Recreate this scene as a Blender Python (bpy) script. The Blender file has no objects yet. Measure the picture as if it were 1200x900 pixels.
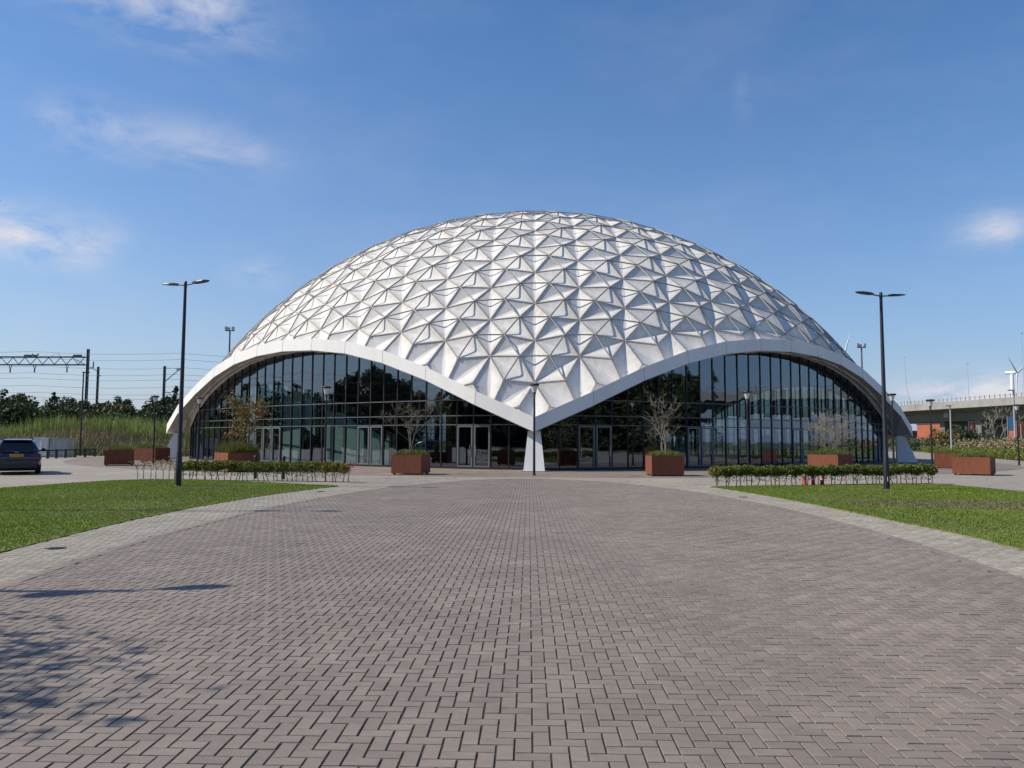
import bpy, math, random
import numpy as np
from mathutils import Vector, Matrix
random.seed(7); RNG = np.random.default_rng(7)
R = math.radians; PI = math.pi
sc = bpy.context.scene
COL = sc.collection

# ---------------------------------------------------------------- camera
H = 1.6
cam_d = bpy.data.cameras.new("camera"); cam = bpy.data.objects.new("camera", cam_d); COL.objects.link(cam)
cam_d.sensor_fit = 'HORIZONTAL'; cam_d.sensor_width = 36.0; cam_d.lens = 36.0*901/1200
cam_d.clip_start = 0.05; cam_d.clip_end = 6000
PITCH, YAW, ROLL = math.atan(66.5/901), R(1.667), R(0.25)
cam.matrix_world = (Matrix.Translation((0, 0, H)) @ Matrix.Rotation(YAW, 4, 'Z') @
                    Matrix.Rotation(PI/2+PITCH, 4, 'X') @ Matrix.Rotation(ROLL, 4, 'Z'))
sc.camera = cam

# ---------------------------------------------------------------- sun, sky, exposure
SUN_EL = R(41.5)
SH = Vector((0.998, 0.069, 0)).normalized()            # horizontal direction in which shadows fall
sun_dir = Vector((-SH.x*math.cos(SUN_EL), -SH.y*math.cos(SUN_EL), math.sin(SUN_EL)))
sd = bpy.data.lights.new("sun", 'SUN'); sd.energy = 5.0; sd.angle = R(0.5); sd.color = (1.0, 0.92, 0.79)
sun = bpy.data.objects.new("sun", sd); COL.objects.link(sun)
sun.rotation_euler = sun_dir.to_track_quat('Z', 'Y').to_euler()

def N(nt, typ, **kw):
    n = nt.nodes.new(typ)
    for k, v in kw.items():
        if k in n.inputs: n.inputs[k].default_value = v
        else: setattr(n, k, v)
    return n
def mth(nt, op, a, b=None, c=None, clamp=False):
    n = nt.nodes.new('ShaderNodeMath'); n.operation = op; n.use_clamp = clamp
    for i, v in enumerate((a, b, c)):
        if v is None: continue
        if isinstance(v, (int, float)): n.inputs[i].default_value = v
        else: nt.links.new(v, n.inputs[i])
    return n.outputs[0]

w = bpy.data.worlds.new("World"); sc.world = w; w.use_nodes = True
nt = w.node_tree; nt.nodes.clear()
sky = nt.nodes.new('ShaderNodeTexSky'); sky.sky_type = 'NISHITA'; sky.sun_disc = False
sky.sun_elevation = SUN_EL; sky.sun_rotation = math.atan2(-SH.x, -SH.y) % (2*PI)
sky.altitude = 0; sky.air_density = 1.0; sky.dust_density = 0.25; sky.ozone_density = 3.0
tc = nt.nodes.new('ShaderNodeTexCoord'); sp = nt.nodes.new('ShaderNodeSeparateXYZ')
nt.links.new(tc.outputs['Generated'], sp.inputs[0])
az = mth(nt, 'ARCTAN2', sp.outputs[0], sp.outputs[1])
el = mth(nt, 'ARCSINE', sp.outputs[2])
# clouds: (azimuth deg from +Y to +X, elevation deg, half widths deg, strength)
CL = [(-27.0, 28.6, 6.5, 2.6, .72), (-24.0, 19.8, 5.5, 1.6, .42), (-31.5, 20.0, 2.6, 1.6, .42), (-34.0, 12.6, 4.2, 1.6, 1.0),
      (-20.3, 11.8, 1.8, 1.0, .40), (30.8, 13.3, 2.0, 1.1, .70), (28.8, 2.9, 4.5, 1.3, 1.7), (15.5, 24.0, .8, 1.6, .10),
      (-70, 18, 14, 5, .6), (-120, 25, 18, 6, .55), (150, 22, 20, 5, .55), (80, 12, 12, 3, .6), (210, 14, 14, 4, .6)]
acc = None
for a, e, sa, se, s in CL:
    da = mth(nt, 'MULTIPLY', mth(nt, 'SUBTRACT', az, R(a)), 1/R(sa))
    de = mth(nt, 'MULTIPLY', mth(nt, 'SUBTRACT', el, R(e)), 1/R(se))
    d2 = mth(nt, 'ADD', mth(nt, 'MULTIPLY', da, da), mth(nt, 'MULTIPLY', de, de))
    m = mth(nt, 'MULTIPLY', mth(nt, 'EXPONENT', mth(nt, 'MULTIPLY', d2, -1.0)), s)
    acc = m if acc is None else mth(nt, 'ADD', acc, m)
mp = nt.nodes.new('ShaderNodeMapping'); mp.inputs['Scale'].default_value = (6, 6, 15)
mp.inputs['Rotation'].default_value = (0, R(14), 0)
nt.links.new(tc.outputs['Generated'], mp.inputs[0])
no = N(nt, 'ShaderNodeTexNoise', Scale=1.7, Detail=7.0, Roughness=0.62, Distortion=0.35); nt.links.new(mp.outputs[0], no.inputs[0])
cl = mth(nt, 'MULTIPLY', acc, mth(nt, 'MULTIPLY', mth(nt, 'SUBTRACT', no.outputs[0], 0.36), 4.2, clamp=True), clamp=True)
no2 = N(nt, 'ShaderNodeTexNoise', Scale=0.8, Detail=4.0, Roughness=0.6); nt.links.new(mp.outputs[0], no2.inputs[0])
haze = mth(nt, 'MULTIPLY', mth(nt, 'SUBTRACT', no2.outputs[0], 0.46), 0.22, clamp=True)
cl = mth(nt, 'MAXIMUM', cl, haze)
mix = nt.nodes.new('ShaderNodeMix'); mix.data_type = 'RGBA'
hsv = N(nt, 'ShaderNodeHueSaturation', Hue=.503, Saturation=1.25, Value=1.05); nt.links.new(sky.outputs[0], hsv.inputs['Color'])
hz = mth(nt, 'MULTIPLY', mth(nt, 'EXPONENT', mth(nt, 'MULTIPLY', mth(nt, 'MAXIMUM', el, 0.0), -1/R(13))), .88)
hm0 = nt.nodes.new('ShaderNodeMix'); hm0.data_type = 'RGBA'; sside = mth(nt, 'ADD', mth(nt, 'MULTIPLY', sp.outputs[0], -.62), .5, clamp=True)
nt.links.new(sside, hm0.inputs['Factor']); hm0.inputs['A'].default_value = (1.75,2.45,4.15,1); hm0.inputs['B'].default_value = (3.15,3.5,4.45,1)
hm1 = nt.nodes.new('ShaderNodeMix'); hm1.data_type = 'RGBA'; nt.links.new(hz, hm1.inputs['Factor']); nt.links.new(hsv.outputs[0], hm1.inputs['A']); nt.links.new(hm0.outputs['Result'], hm1.inputs['B'])
nt.links.new(cl, mix.inputs['Factor']); nt.links.new(hm1.outputs['Result'], mix.inputs['A'])
mix.inputs['B'].default_value = (5.3, 5.3, 5.8, 1)
bg = N(nt, 'ShaderNodeBackground', Strength=0.138); nt.links.new(mix.outputs['Result'], bg.inputs['Color'])
ow = nt.nodes.new('ShaderNodeOutputWorld'); nt.links.new(bg.outputs[0], ow.inputs[0])
sc.view_settings.view_transform = 'Standard'; sc.view_settings.look = 'None'
sc.view_settings.exposure = 0.0; sc.view_settings.gamma = 1.0; sc.view_settings.use_curve_mapping = False

# ---------------------------------------------------------------- materials
def material(name, col, rough=.8, col2=None, scale=5., metal=0., bump=0., bscale=None, col3=None, spec=.5, obj_var=0., stretch=None,
             lo=.35, hi=.65, detail=4., trans=0.):
    m = bpy.data.materials.new(name); m.use_nodes = True; nt = m.node_tree
    b = nt.nodes['Principled BSDF']; b.inputs['Roughness'].default_value = rough; b.inputs['Metallic'].default_value = metal
    b.inputs['Specular IOR Level'].default_value = spec
    c = (*col, 1)
    tc = nt.nodes.new('ShaderNodeTexCoord'); src = tc.outputs['Object']
    if stretch:
        mp = nt.nodes.new('ShaderNodeMapping'); mp.inputs['Scale'].default_value = stretch; nt.links.new(src, mp.inputs[0]); src = mp.outputs[0]
    out = None
    if col2:
        no = N(nt, 'ShaderNodeTexNoise', Scale=scale, Detail=detail, Roughness=.6); nt.links.new(src, no.inputs[0])
        rp = nt.nodes.new('ShaderNodeValToRGB'); rp.color_ramp.elements[0].position = lo; rp.color_ramp.elements[1].position = hi
        rp.color_ramp.elements[0].color = c; rp.color_ramp.elements[1].color = (*col2, 1); nt.links.new(no.outputs[0], rp.inputs[0]); out = rp.outputs[0]
        if col3:
            n3 = N(nt, 'ShaderNodeTexNoise', Scale=scale*.17, Detail=5., Roughness=.65); nt.links.new(src, n3.inputs[0])
            r3 = nt.nodes.new('ShaderNodeValToRGB'); r3.color_ramp.elements[0].position = .5; r3.color_ramp.elements[1].position = .68; nt.links.new(n3.outputs[0], r3.inputs[0])
            mx = nt.nodes.new('ShaderNodeMix'); mx.data_type = 'RGBA'; nt.links.new(r3.outputs[0], mx.inputs['Factor']); nt.links.new(out, mx.inputs['A']); mx.inputs['B'].default_value = (*col3, 1); out = mx.outputs['Result']
    else:
        rgb = nt.nodes.new('ShaderNodeRGB'); rgb.outputs[0].default_value = c; out = rgb.outputs[0]
    if obj_var:
        oi = nt.nodes.new('ShaderNodeObjectInfo'); ge = nt.nodes.new('ShaderNodeNewGeometry')
        r1 = mth(nt, 'FRACT', mth(nt, 'ADD', oi.outputs['Random'], ge.outputs['Random Per Island']))
        v = mth(nt, 'ADD', mth(nt, 'MULTIPLY', mth(nt, 'SUBTRACT', r1, .5), 2*obj_var), 1.0)
        hs = nt.nodes.new('ShaderNodeHueSaturation'); nt.links.new(out, hs.inputs['Color']); nt.links.new(v, hs.inputs['Value']); out = hs.outputs[0]
    nt.links.new(out, b.inputs['Base Color'])
    if bump:
        bn = N(nt, 'ShaderNodeTexNoise', Scale=bscale or scale*4, Detail=3.); nt.links.new(src, bn.inputs[0])
        bu = N(nt, 'ShaderNodeBump', Strength=bump, Distance=.02); nt.links.new(bn.outputs[0], bu.inputs['Height']); nt.links.new(bu.outputs[0], b.inputs['Normal'])
    if trans:
        tr = nt.nodes.new('ShaderNodeBsdfTranslucent'); nt.links.new(out, tr.inputs[0])
        ms = nt.nodes.new('ShaderNodeMixShader'); ms.inputs[0].default_value = trans
        nt.links.new(b.outputs[0], ms.inputs[1]); nt.links.new(tr.outputs[0], ms.inputs[2])
        nt.links.new(ms.outputs[0], nt.nodes['Material Output'].inputs[0])
    return m
M = {}
M['brick'] = material('brown_clinker', (.245,.202,.168), .85, (.205,.167,.140), 9, bump=.25, bscale=160, obj_var=.10, col3=(.262,.218,.180))
M['brick_grey'] = material('grey_clinker', (.36,.318,.248), .85, (.295,.258,.20), 9, bump=.25, bscale=160, obj_var=.09, col3=(.37,.345,.31))
def patchy(m, lo_, hi_, sc_=.45):
    nt = m.node_tree; b = nt.nodes['Principled BSDF']; src = b.inputs['Base Color'].links[0].from_socket
    ge = nt.nodes.new('ShaderNodeNewGeometry'); out = src
    for k_, (s_, a_, b_) in enumerate(((sc_, lo_, hi_), (sc_*5, .93, 1.06), (140., .90, 1.10))):
        no = N(nt, 'ShaderNodeTexNoise', Scale=s_, Detail=5., Roughness=.65); nt.links.new(ge.outputs['Position'], no.inputs[0])
        mr = nt.nodes.new('ShaderNodeMapRange'); mr.inputs['From Min'].default_value = .32; mr.inputs['From Max'].default_value = .68
        mr.inputs['To Min'].default_value = a_; mr.inputs['To Max'].default_value = b_; nt.links.new(no.outputs[0], mr.inputs['Value'])
        hs = nt.nodes.new('ShaderNodeHueSaturation'); nt.links.new(out, hs.inputs['Color']); nt.links.new(mr.outputs[0], hs.inputs['Value']); out = hs.outputs[0]
    nt.links.new(out, b.inputs['Base Color'])
patchy(M['brick'], .86, 1.10); patchy(M['brick_grey'], .84, 1.08)
M['joint'] = material('joint_sand', (.055,.044,.036), .95, (.085,.068,.055), 30)
M['kerb'] = material('concrete_kerb', (.26,.25,.235), .85, (.20,.19,.18), 8, obj_var=.08)
M['earth'] = material('meadow_earth', (.075,.09,.035), .95, (.12,.11,.06), .4, col3=(.06,.075,.03))
M['lawn'] = material('lawn_soil', (.105,.14,.018), .95, (.135,.165,.028), 3.5, col3=(.09,.105,.04))
M['grass'] = material('grass_blades', (.150,.225,.018), .7, (.195,.26,.032), .9, obj_var=.16, trans=.3, col3=(.185,.20,.06))
M['dry'] = material('dry_turf', (.20,.165,.10), .9, (.14,.13,.07), 4, obj_var=.2)
M['panel'] = material('aluminium_panel', (.79,.76,.705), .78, (.72,.69,.64), 1.1, spec=.25, obj_var=.045, stretch=(1.4,1.4,.5), col3=(.68,.645,.59), bump=.08, bscale=2.2)
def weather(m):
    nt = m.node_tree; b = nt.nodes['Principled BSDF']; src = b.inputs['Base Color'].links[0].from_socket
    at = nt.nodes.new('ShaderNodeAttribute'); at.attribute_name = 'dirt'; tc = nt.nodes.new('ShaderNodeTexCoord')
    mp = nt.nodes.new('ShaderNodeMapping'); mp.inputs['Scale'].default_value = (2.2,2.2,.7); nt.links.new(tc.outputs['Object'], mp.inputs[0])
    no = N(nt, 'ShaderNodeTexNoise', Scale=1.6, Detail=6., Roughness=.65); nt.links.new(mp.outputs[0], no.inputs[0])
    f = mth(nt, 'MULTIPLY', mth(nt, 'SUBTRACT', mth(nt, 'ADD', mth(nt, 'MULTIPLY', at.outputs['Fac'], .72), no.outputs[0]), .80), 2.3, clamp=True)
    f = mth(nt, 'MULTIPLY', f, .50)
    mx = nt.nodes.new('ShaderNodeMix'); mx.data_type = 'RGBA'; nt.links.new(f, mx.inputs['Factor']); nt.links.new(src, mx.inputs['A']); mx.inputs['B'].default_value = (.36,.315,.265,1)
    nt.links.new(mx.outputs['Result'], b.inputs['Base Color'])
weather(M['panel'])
M['seam'] = material('weathered_seam', (.27,.25,.235), .7, (.36,.34,.32), 3)
M['strut'] = material('galvanised_strut', (.24,.235,.225), .5, (.32,.31,.30), 3, metal=.25)
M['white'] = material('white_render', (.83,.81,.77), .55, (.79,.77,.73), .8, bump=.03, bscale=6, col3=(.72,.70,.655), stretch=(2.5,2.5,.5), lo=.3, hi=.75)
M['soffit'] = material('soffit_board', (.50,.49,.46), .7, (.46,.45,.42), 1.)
M['frame'] = material('dark_frame', (.018,.019,.024), .45, spec=.4)
M['transom'] = material('grey_transom', (.10,.105,.115), .5)
M['alu'] = material('alu_door_frame', (.17,.18,.19), .4, metal=.3)
M['black'] = material('black_powdercoat', (.012,.013,.017), .45, (.017,.018,.022), 6)
M['rubber'] = material('tyre_rubber', (.012,.012,.012), .85)
M['corten'] = material('corten_steel', (.205,.060,.026), .78, (.145,.042,.020), 4.5, stretch=(2.2,2.2,.5), bump=.15, bscale=40, obj_var=.06, col3=(.205,.062,.027))
M['leafh'] = material('hedge_leaf', (.10,.145,.016), .55, (.17,.20,.024), 2.5, obj_var=.35, trans=.25, col3=(.22,.19,.03))
M['leafp'] = material('planter_tuft', (.12,.145,.025), .7, (.17,.17,.04), 4, obj_var=.3, trans=.2)
M['leafo'] = material('orange_leaf', (.22,.115,.02), .6, (.14,.13,.025), 2.2, obj_var=.3, trans=.25)
M['leafd'] = material('dark_leaf', (.040,.060,.022), .7, (.065,.085,.028), .35, obj_var=.35, trans=.12, col3=(.085,.095,.032))
M['leafc'] = material('conifer_leaf', (.028,.045,.026), .7, (.045,.062,.03), .6, obj_var=.3)
M['reed'] = material('green_reed', (.18,.235,.05), .7, (.24,.28,.075), .12, obj_var=.3, trans=.25, col3=(.26,.29,.08))
M['reedb'] = material('brown_reed', (.26,.19,.11), .8, (.20,.20,.085), .25, obj_var=.3, trans=.15, col3=(.11,.13,.045))
M['bark'] = material('grey_bark', (.17,.155,.13), .85, (.12,.11,.09), 12)
M['barkd'] = material('dark_bark', (.06,.045,.035), .9, (.09,.07,.05), 6)
M['barkp'] = material('pale_twig', (.30,.275,.21), .85, (.22,.20,.15), 12)
M['cabinet'] = material('cabinet_grey', (.60,.60,.57), .6, (.54,.54,.51), 2)
M['kiosk'] = material('kiosk_grey', (.34,.345,.34), .7, (.29,.295,.29), 2)
M['concrete'] = material('viaduct_concrete', (.17,.165,.155), .8, (.125,.12,.115), .25, bump=.05, stretch=(1,1,.4))  # girder and piers: shade under the deck is put into this darker colour
M['concrete_l'] = material('parapet_concrete', (.34,.33,.31), .75, (.26,.25,.235), .3)
M['orange'] = material('orange_brick', (.42,.12,.065), .8, (.34,.10,.055), .8)
M['roofd'] = material('dark_roof', (.045,.045,.05), .7)
M['steel'] = material('mast_steel', (.085,.085,.09), .6, (.12,.115,.11), 1.5, metal=.2)
M['steel_l'] = material('pale_steel', (.42,.43,.44), .5, metal=.3)
M['wire'] = material('catenary_wire', (.10,.10,.11), .6)
M['carp'] = material('navy_car_paint', (.010,.016,.040), .22, spec=.6)
M['carp'].node_tree.nodes['Principled BSDF'].inputs['Coat Weight'].default_value = .7
M['carg'] = material('car_glass', (.006,.007,.009), .06, spec=.8)
M['plate'] = material('yellow_plate', (.62,.36,.02), .5)
M['tail'] = material('tail_lamp_red', (.18,.008,.008), .2)
M['chrome'] = material('bright_trim', (.6,.6,.6), .2, metal=1.)
M['white_p'] = material('white_paint', (.78,.79,.80), .4)
M['red'] = material('red_plastic', (.60,.035,.02), .45)
M['lens'] = material('frosted_lens', (.62,.62,.60), .25)
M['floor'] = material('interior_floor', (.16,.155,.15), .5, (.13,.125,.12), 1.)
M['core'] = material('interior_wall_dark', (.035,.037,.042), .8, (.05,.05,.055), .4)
M['mint'] = material('interior_wall_mint', (.70,.82,.72), .8, (.62,.74,.65), .5)
M['blue'] = material('blue_banner', (.20,.38,.56), .7)
M['ink'] = material('black_print', (.01,.01,.01), .6)
M['yellow'] = material('yellow_flower', (.62,.52,.05), .7)

def glass_mat():
    m = bpy.data.materials.new('tinted_glass'); m.use_nodes = True; nt = m.node_tree; nt.nodes.clear()
    tr = nt.nodes.new('ShaderNodeBsdfTransparent'); tr.inputs[0].default_value = (.50,.62,.59,1)
    gl = nt.nodes.new('ShaderNodeBsdfGlossy'); gl.inputs['Roughness'].default_value = .008; gl.inputs[0].default_value = (.74,.85,1,1)
    fr = N(nt, 'ShaderNodeFresnel', IOR=2.5)
    tcg = nt.nodes.new('ShaderNodeTexCoord'); oi = nt.nodes.new('ShaderNodeObjectInfo')
    ad = nt.nodes.new('ShaderNodeVectorMath'); ad.operation = 'ADD'
    mu = nt.nodes.new('ShaderNodeMath'); mu.operation = 'MULTIPLY'; mu.inputs[1].default_value = 37.
    nt.links.new(oi.outputs['Random'], mu.inputs[0]); nt.links.new(tcg.outputs['Object'], ad.inputs[0]); nt.links.new(mu.outputs[0], ad.inputs[1])
    no = N(nt, 'ShaderNodeTexNoise', Scale=.8, Detail=1.); nt.links.new(ad.outputs[0], no.inputs[0])
    bu = N(nt, 'ShaderNodeBump', Strength=.12, Distance=.03); nt.links.new(no.outputs[0], bu.inputs['Height'])
    nt.links.new(bu.outputs[0], gl.inputs['Normal']); nt.links.new(bu.outputs[0], fr.inputs['Normal'])
    ms = nt.nodes.new('ShaderNodeMixShader'); ge = nt.nodes.new('ShaderNodeNewGeometry'); ff = mth(nt, 'MULTIPLY', fr.outputs[0], mth(nt, 'SUBTRACT', 1.0, ge.outputs['Backfacing']))
    mc = nt.nodes.new('ShaderNodeMix'); mc.data_type = 'RGBA'; nt.links.new(ge.outputs['Backfacing'], mc.inputs['Factor']); mc.inputs['A'].default_value = (.38,.47,.48,1); mc.inputs['B'].default_value = (1,1,1,1); nt.links.new(mc.outputs['Result'], tr.inputs[0])
    nt.links.new(ff, ms.inputs[0]); nt.links.new(tr.outputs[0], ms.inputs[1]); nt.links.new(gl.outputs[0], ms.inputs[2])
    o = nt.nodes.new('ShaderNodeOutputMaterial'); nt.links.new(ms.outputs[0], o.inputs[0]); return m
M['glass'] = glass_mat()

# ---------------------------------------------------------------- mesh helpers
def tag(o, label=None, cat=None, group=None, kind=None):
    if label: o['label'] = label
    if cat: o['category'] = cat
    if group: o['group'] = group
    if kind: o['kind'] = kind
    return o
def empty(name, loc=(0,0,0), rz=0, **kw):
    o = bpy.data.objects.new(name, None); o.location = loc; o.rotation_euler = (0,0,rz); o.empty_display_size = .2
    COL.objects.link(o); return tag(o, **kw)
def link(name, me, parent=None, loc=None, rot=None, kind=None):
    o = bpy.data.objects.new(name, me); COL.objects.link(o)
    if parent is not None: o.parent = parent
    if loc is not None: o.location = loc
    if rot is not None: o.rotation_euler = rot
    if kind: o['kind'] = kind
    return o
class MB:
    """collects simple solids into one mesh"""
    def __init__(s): s.v = []; s.f = []; s.sm = []
    def add(s, vs, fs, smooth=False):
        n = len(s.v); s.v += [tuple(p) for p in vs]; s.f += [tuple(i+n for i in f) for f in fs]; s.sm += [smooth]*len(fs); return s
    def box(s, x0, x1, y0, y1, z0, z1, mat=None):
        vs = [(x0,y0,z0),(x1,y0,z0),(x1,y1,z0),(x0,y1,z0),(x0,y0,z1),(x1,y0,z1),(x1,y1,z1),(x0,y1,z1)]
        if mat is not None: vs = [mat @ Vector(p) for p in vs]
        return s.add(vs, [(0,3,2,1),(4,5,6,7),(0,1,5,4),(1,2,6,5),(2,3,7,6),(3,0,4,7)])
    def bar(s, a, b, w, h=None, up=(0,0,1)):
        """rectangular bar from a to b"""
        a = Vector(a); b = Vector(b); h = h or w; d = (b-a).normalized(); up = Vector(up)
        sx = d.cross(up)
        if sx.length < 1e-4: sx = d.cross(Vector((0,1,0)))
        sx.normalize(); uz = sx.cross(d)
        vs = []
        for p in (a, b):
            for i, j in ((-1,-1),(1,-1),(1,1),(-1,1)): vs.append(p + sx*(i*w/2) + uz*(j*h/2))
        return s.add(vs, [(0,3,2,1),(4,5,6,7),(0,1,5,4),(1,2,6,5),(2,3,7,6),(3,0,4,7)])
    def tube(s, pts, rad, n=6, cap=True, smooth=True):
        pts = [Vector(p) for p in pts]; k = len(pts)
        if isinstance(rad, (int, float)): rad = [rad]*k
        vs = []; up = Vector((0,0,1)); last = None
        for i, p in enumerate(pts):
            d = (pts[min(i+1,k-1)] - pts[max(i-1,0)])
            d = d.normalized() if d.length > 1e-9 else Vector((0,0,1))
            u = d.cross(Vector((0,1,0)) if abs(d.z) > .9 else up).normalized(); v = d.cross(u)
            if last is not None and u.dot(last) < 0: u = -u; v = -v
            last = u
            for j in range(n):
                t = 2*PI*j/n; vs.append(p + (u*math.cos(t) + v*math.sin(t))*rad[i])
        fs = [(i*n+j, i*n+(j+1)%n, (i+1)*n+(j+1)%n, (i+1)*n+j) for i in range(k-1) for j in range(n)]
        s.add(vs, fs, smooth)
        if cap: s.add([vs[j] for j in range(n)], [tuple(range(n))[::-1]]); s.add([vs[(k-1)*n+j] for j in range(n)], [tuple(range(n))])
        return s
    def lathe(s, prof, n=16, c=(0,0,0), smooth=True):
        vs = [(c[0]+r*math.cos(2*PI*j/n), c[1]+r*math.sin(2*PI*j/n), c[2]+z) for r, z in prof for j in range(n)]
        fs = [(i*n+j, i*n+(j+1)%n, (i+1)*n+(j+1)%n, (i+1)*n+j) for i in range(len(prof)-1) for j in range(n)]
        s.add(vs, fs, smooth)
        if prof[0][0] > 1e-5: s.add(vs[:n], [tuple(range(n))[::-1]])
        if prof[-1][0] > 1e-5: s.add(vs[-n:], [tuple(range(n))])
        return s
    def prism(s, poly, z0, z1):
        n = len(poly); vs = [(x,y,z0) for x,y in poly] + [(x,y,z1) for x,y in poly]
        return s.add(vs, [tuple(range(n))[::-1], tuple(range(n,2*n))] + [(i,(i+1)%n,n+(i+1)%n,n+i) for i in range(n)])
    def mesh(s, name, mat):
        me = bpy.data.meshes.new(name); me.from_pydata(s.v, [], s.f); me.materials.append(mat)
        if any(s.sm): me.polygons.foreach_set('use_smooth', s.sm)
        me.update(); return me
    def build(s, name, mat, parent=None, loc=None, rot=None, kind=None):
        return link(name, s.mesh(name, mat), parent, loc, rot, kind)
def np_mesh(name, V, F, mat):
    """V (n,3), F (m,k) arrays -> mesh"""
    me = bpy.data.meshes.new(name); V = np.asarray(V, np.float32); F = np.asarray(F, np.int32); k = F.shape[1]
    me.vertices.add(len(V)); me.vertices.foreach_set('co', V.ravel())
    me.loops.add(F.size); me.loops.foreach_set('vertex_index', F.ravel())
    me.polygons.add(len(F)); me.polygons.foreach_set('loop_start', np.arange(0, F.size, k, dtype=np.int32))
    me.materials.append(mat); me.polygons.foreach_set('use_smooth', np.zeros(len(F), bool)); me.update(calc_edges=True); me.validate(); return me
def leaf_quads(P, size, mat, name, flat=0., rng=RNG, aspect=1.6):
    """one randomly turned quad per centre P; size array or scalar"""
    n = len(P); size = np.broadcast_to(size, (n,)).astype(float)*rng.uniform(.7,1.3,n)
    a = rng.normal(size=(n,3)); a[:,2] *= (1-flat); a /= np.linalg.norm(a,axis=1)[:,None]
    b = np.cross(a, rng.normal(size=(n,3))); b /= np.linalg.norm(b,axis=1)[:,None]
    a *= (size*aspect*.5)[:,None]; b *= (size*.5)[:,None]
    V = np.stack([P-a, P+b*.9, P+a, P-b*.9], 1).reshape(-1,3)
    return np_mesh(name, V, np.arange(4*n).reshape(-1,4), mat)
def blades(P, h, w, mat, name, rng=RNG, lean=.35):
    n = len(P); h = np.broadcast_to(h,(n,))*rng.uniform(.6,1.25,n); t = rng.uniform(0,2*PI,n)
    d = np.c_[np.cos(t),np.sin(t),np.zeros(n)]*(w/2); l = rng.normal(size=(n,3))*lean; l[:,2] = 1; l *= h[:,None]
    V = np.stack([P-d, P+d, P+l], 1).reshape(-1,3)
    return np_mesh(name, V, np.arange(3*n).reshape(-1,3), mat)

# ---------------------------------------------------------------- the ground
def in_poly(x, y, poly):
    x = np.asarray(x); y = np.asarray(y); c = np.zeros(x.shape, bool); n = len(poly)
    for i in range(n):
        x0,y0 = poly[i]; x1,y1 = poly[(i+1)%n]
        m = ((y0 > y) != (y1 > y)) & (x < (x1-x0)*(y-y0)/((y1-y0) or 1e-9)+x0); c ^= m
    return c
DY = 72.8                                               # dome axis
LAWN_L = [(-6.75,26.6),(-7.35,24.2),(-7.8,21.4),(-8.0,18),(-7.95,15),(-7.8,13.3),(-7.5,10.8),(-7.1,8),(-6.4,4),(-5.9,0),(-5.9,-6),(-20,-6),(-19.6,10),(-18.4,20),(-17.2,24.2),(-16.8,27.4),(-16.2,29.3),(-15.0,30.3),(-13.5,30.35),(-11,29.2)]
LAWN_R = [(6.2,27.5),(6.55,25.7),(6.9,23.2),(7.2,19.8),(7.3,17.6),(7.35,15.9),(7.42,14.5),(7.45,13.2),(7.3,11.6),(7.0,8),(6.4,4),(5.9,0),(5.9,-6),(19,-6),(17.6,10),(16.6,20),(15.9,25.6),(15.8,28.5),(15.4,30.6),(13,30.0),(9.5,28.6)]
# base sheet to the horizon
V = [(0,0,-.06)]; F = []
rr = [30,80,160,320,700,1600,4000]; n = 48
for r_ in rr:
    for j in range(n): V.append((r_*math.cos(2*PI*j/n), 60+r_*math.sin(2*PI*j/n), -.06))
V[0] = (0,60,-.06)
for j in range(n): F.append((0, 1+j, 1+(j+1)%n))
for i in range(len(rr)-1):
    for j in range(n): F.append((1+i*n+j, 1+(i+1)*n+j, 1+(i+1)*n+(j+1)%n, 1+i*n+(j+1)%n))
g = MB().add(V, F).build('ground', M['earth'], kind='structure')

def herringbone_mat(name, c1, c2, cj, w_=.095):
    """far paving: same bricks as colour only (too far to tell apart)"""
    m = material(name, c1, .88, c2, 1.3, col3=tuple(x*1.12 for x in c1)); nt = m.node_tree; b = nt.nodes['Principled BSDF']
    src = b.inputs['Base Color'].links[0].from_socket
    tc = nt.nodes.new('ShaderNodeTexCoord'); bt = N(nt, 'ShaderNodeTexBrick', Scale=1.0)
    bt.inputs['Brick Width'].default_value = w_*2; bt.inputs['Row Height'].default_value = w_; bt.inputs['Mortar Size'].default_value = .006
    bt.inputs['Color1'].default_value = (1,1,1,1); bt.inputs['Color2'].default_value = (.84,.84,.84,1); bt.inputs['Mortar'].default_value = (.35,.33,.31,1)
    nt.links.new(tc.outputs['Object'], bt.inputs['Vector'])
    mx = nt.nodes.new('ShaderNodeMix'); mx.data_type = 'RGBA'; mx.blend_type = 'MULTIPLY'; mx.inputs['Factor'].default_value = 1
    nt.links.new(src, mx.inputs['A']); nt.links.new(bt.outputs['Color'], mx.inputs['B']); nt.links.new(mx.outputs['Result'], b.inputs['Base Color'])
    return m
M['pave_far'] = herringbone_mat('grey_paving_far', (.37,.33,.27), (.31,.275,.225), 0)
M['pave_apron'] = herringbone_mat('brown_paving_far', (.275,.215,.172), (.225,.175,.14), 0)
pave_poly = [(-95,-30),(70,-30),(44,40),(40.5,60),(44,70),(53,92),(66,130),(60,160),(30,150),(-25,128),(-38,92),(-40,71),(-47,68),(-95,64)]
MB().add([(x,y,-.012) for x,y in pave_poly], [tuple(range(len(pave_poly)))]).build('grey_paving', M['pave_far'], kind='structure')
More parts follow.
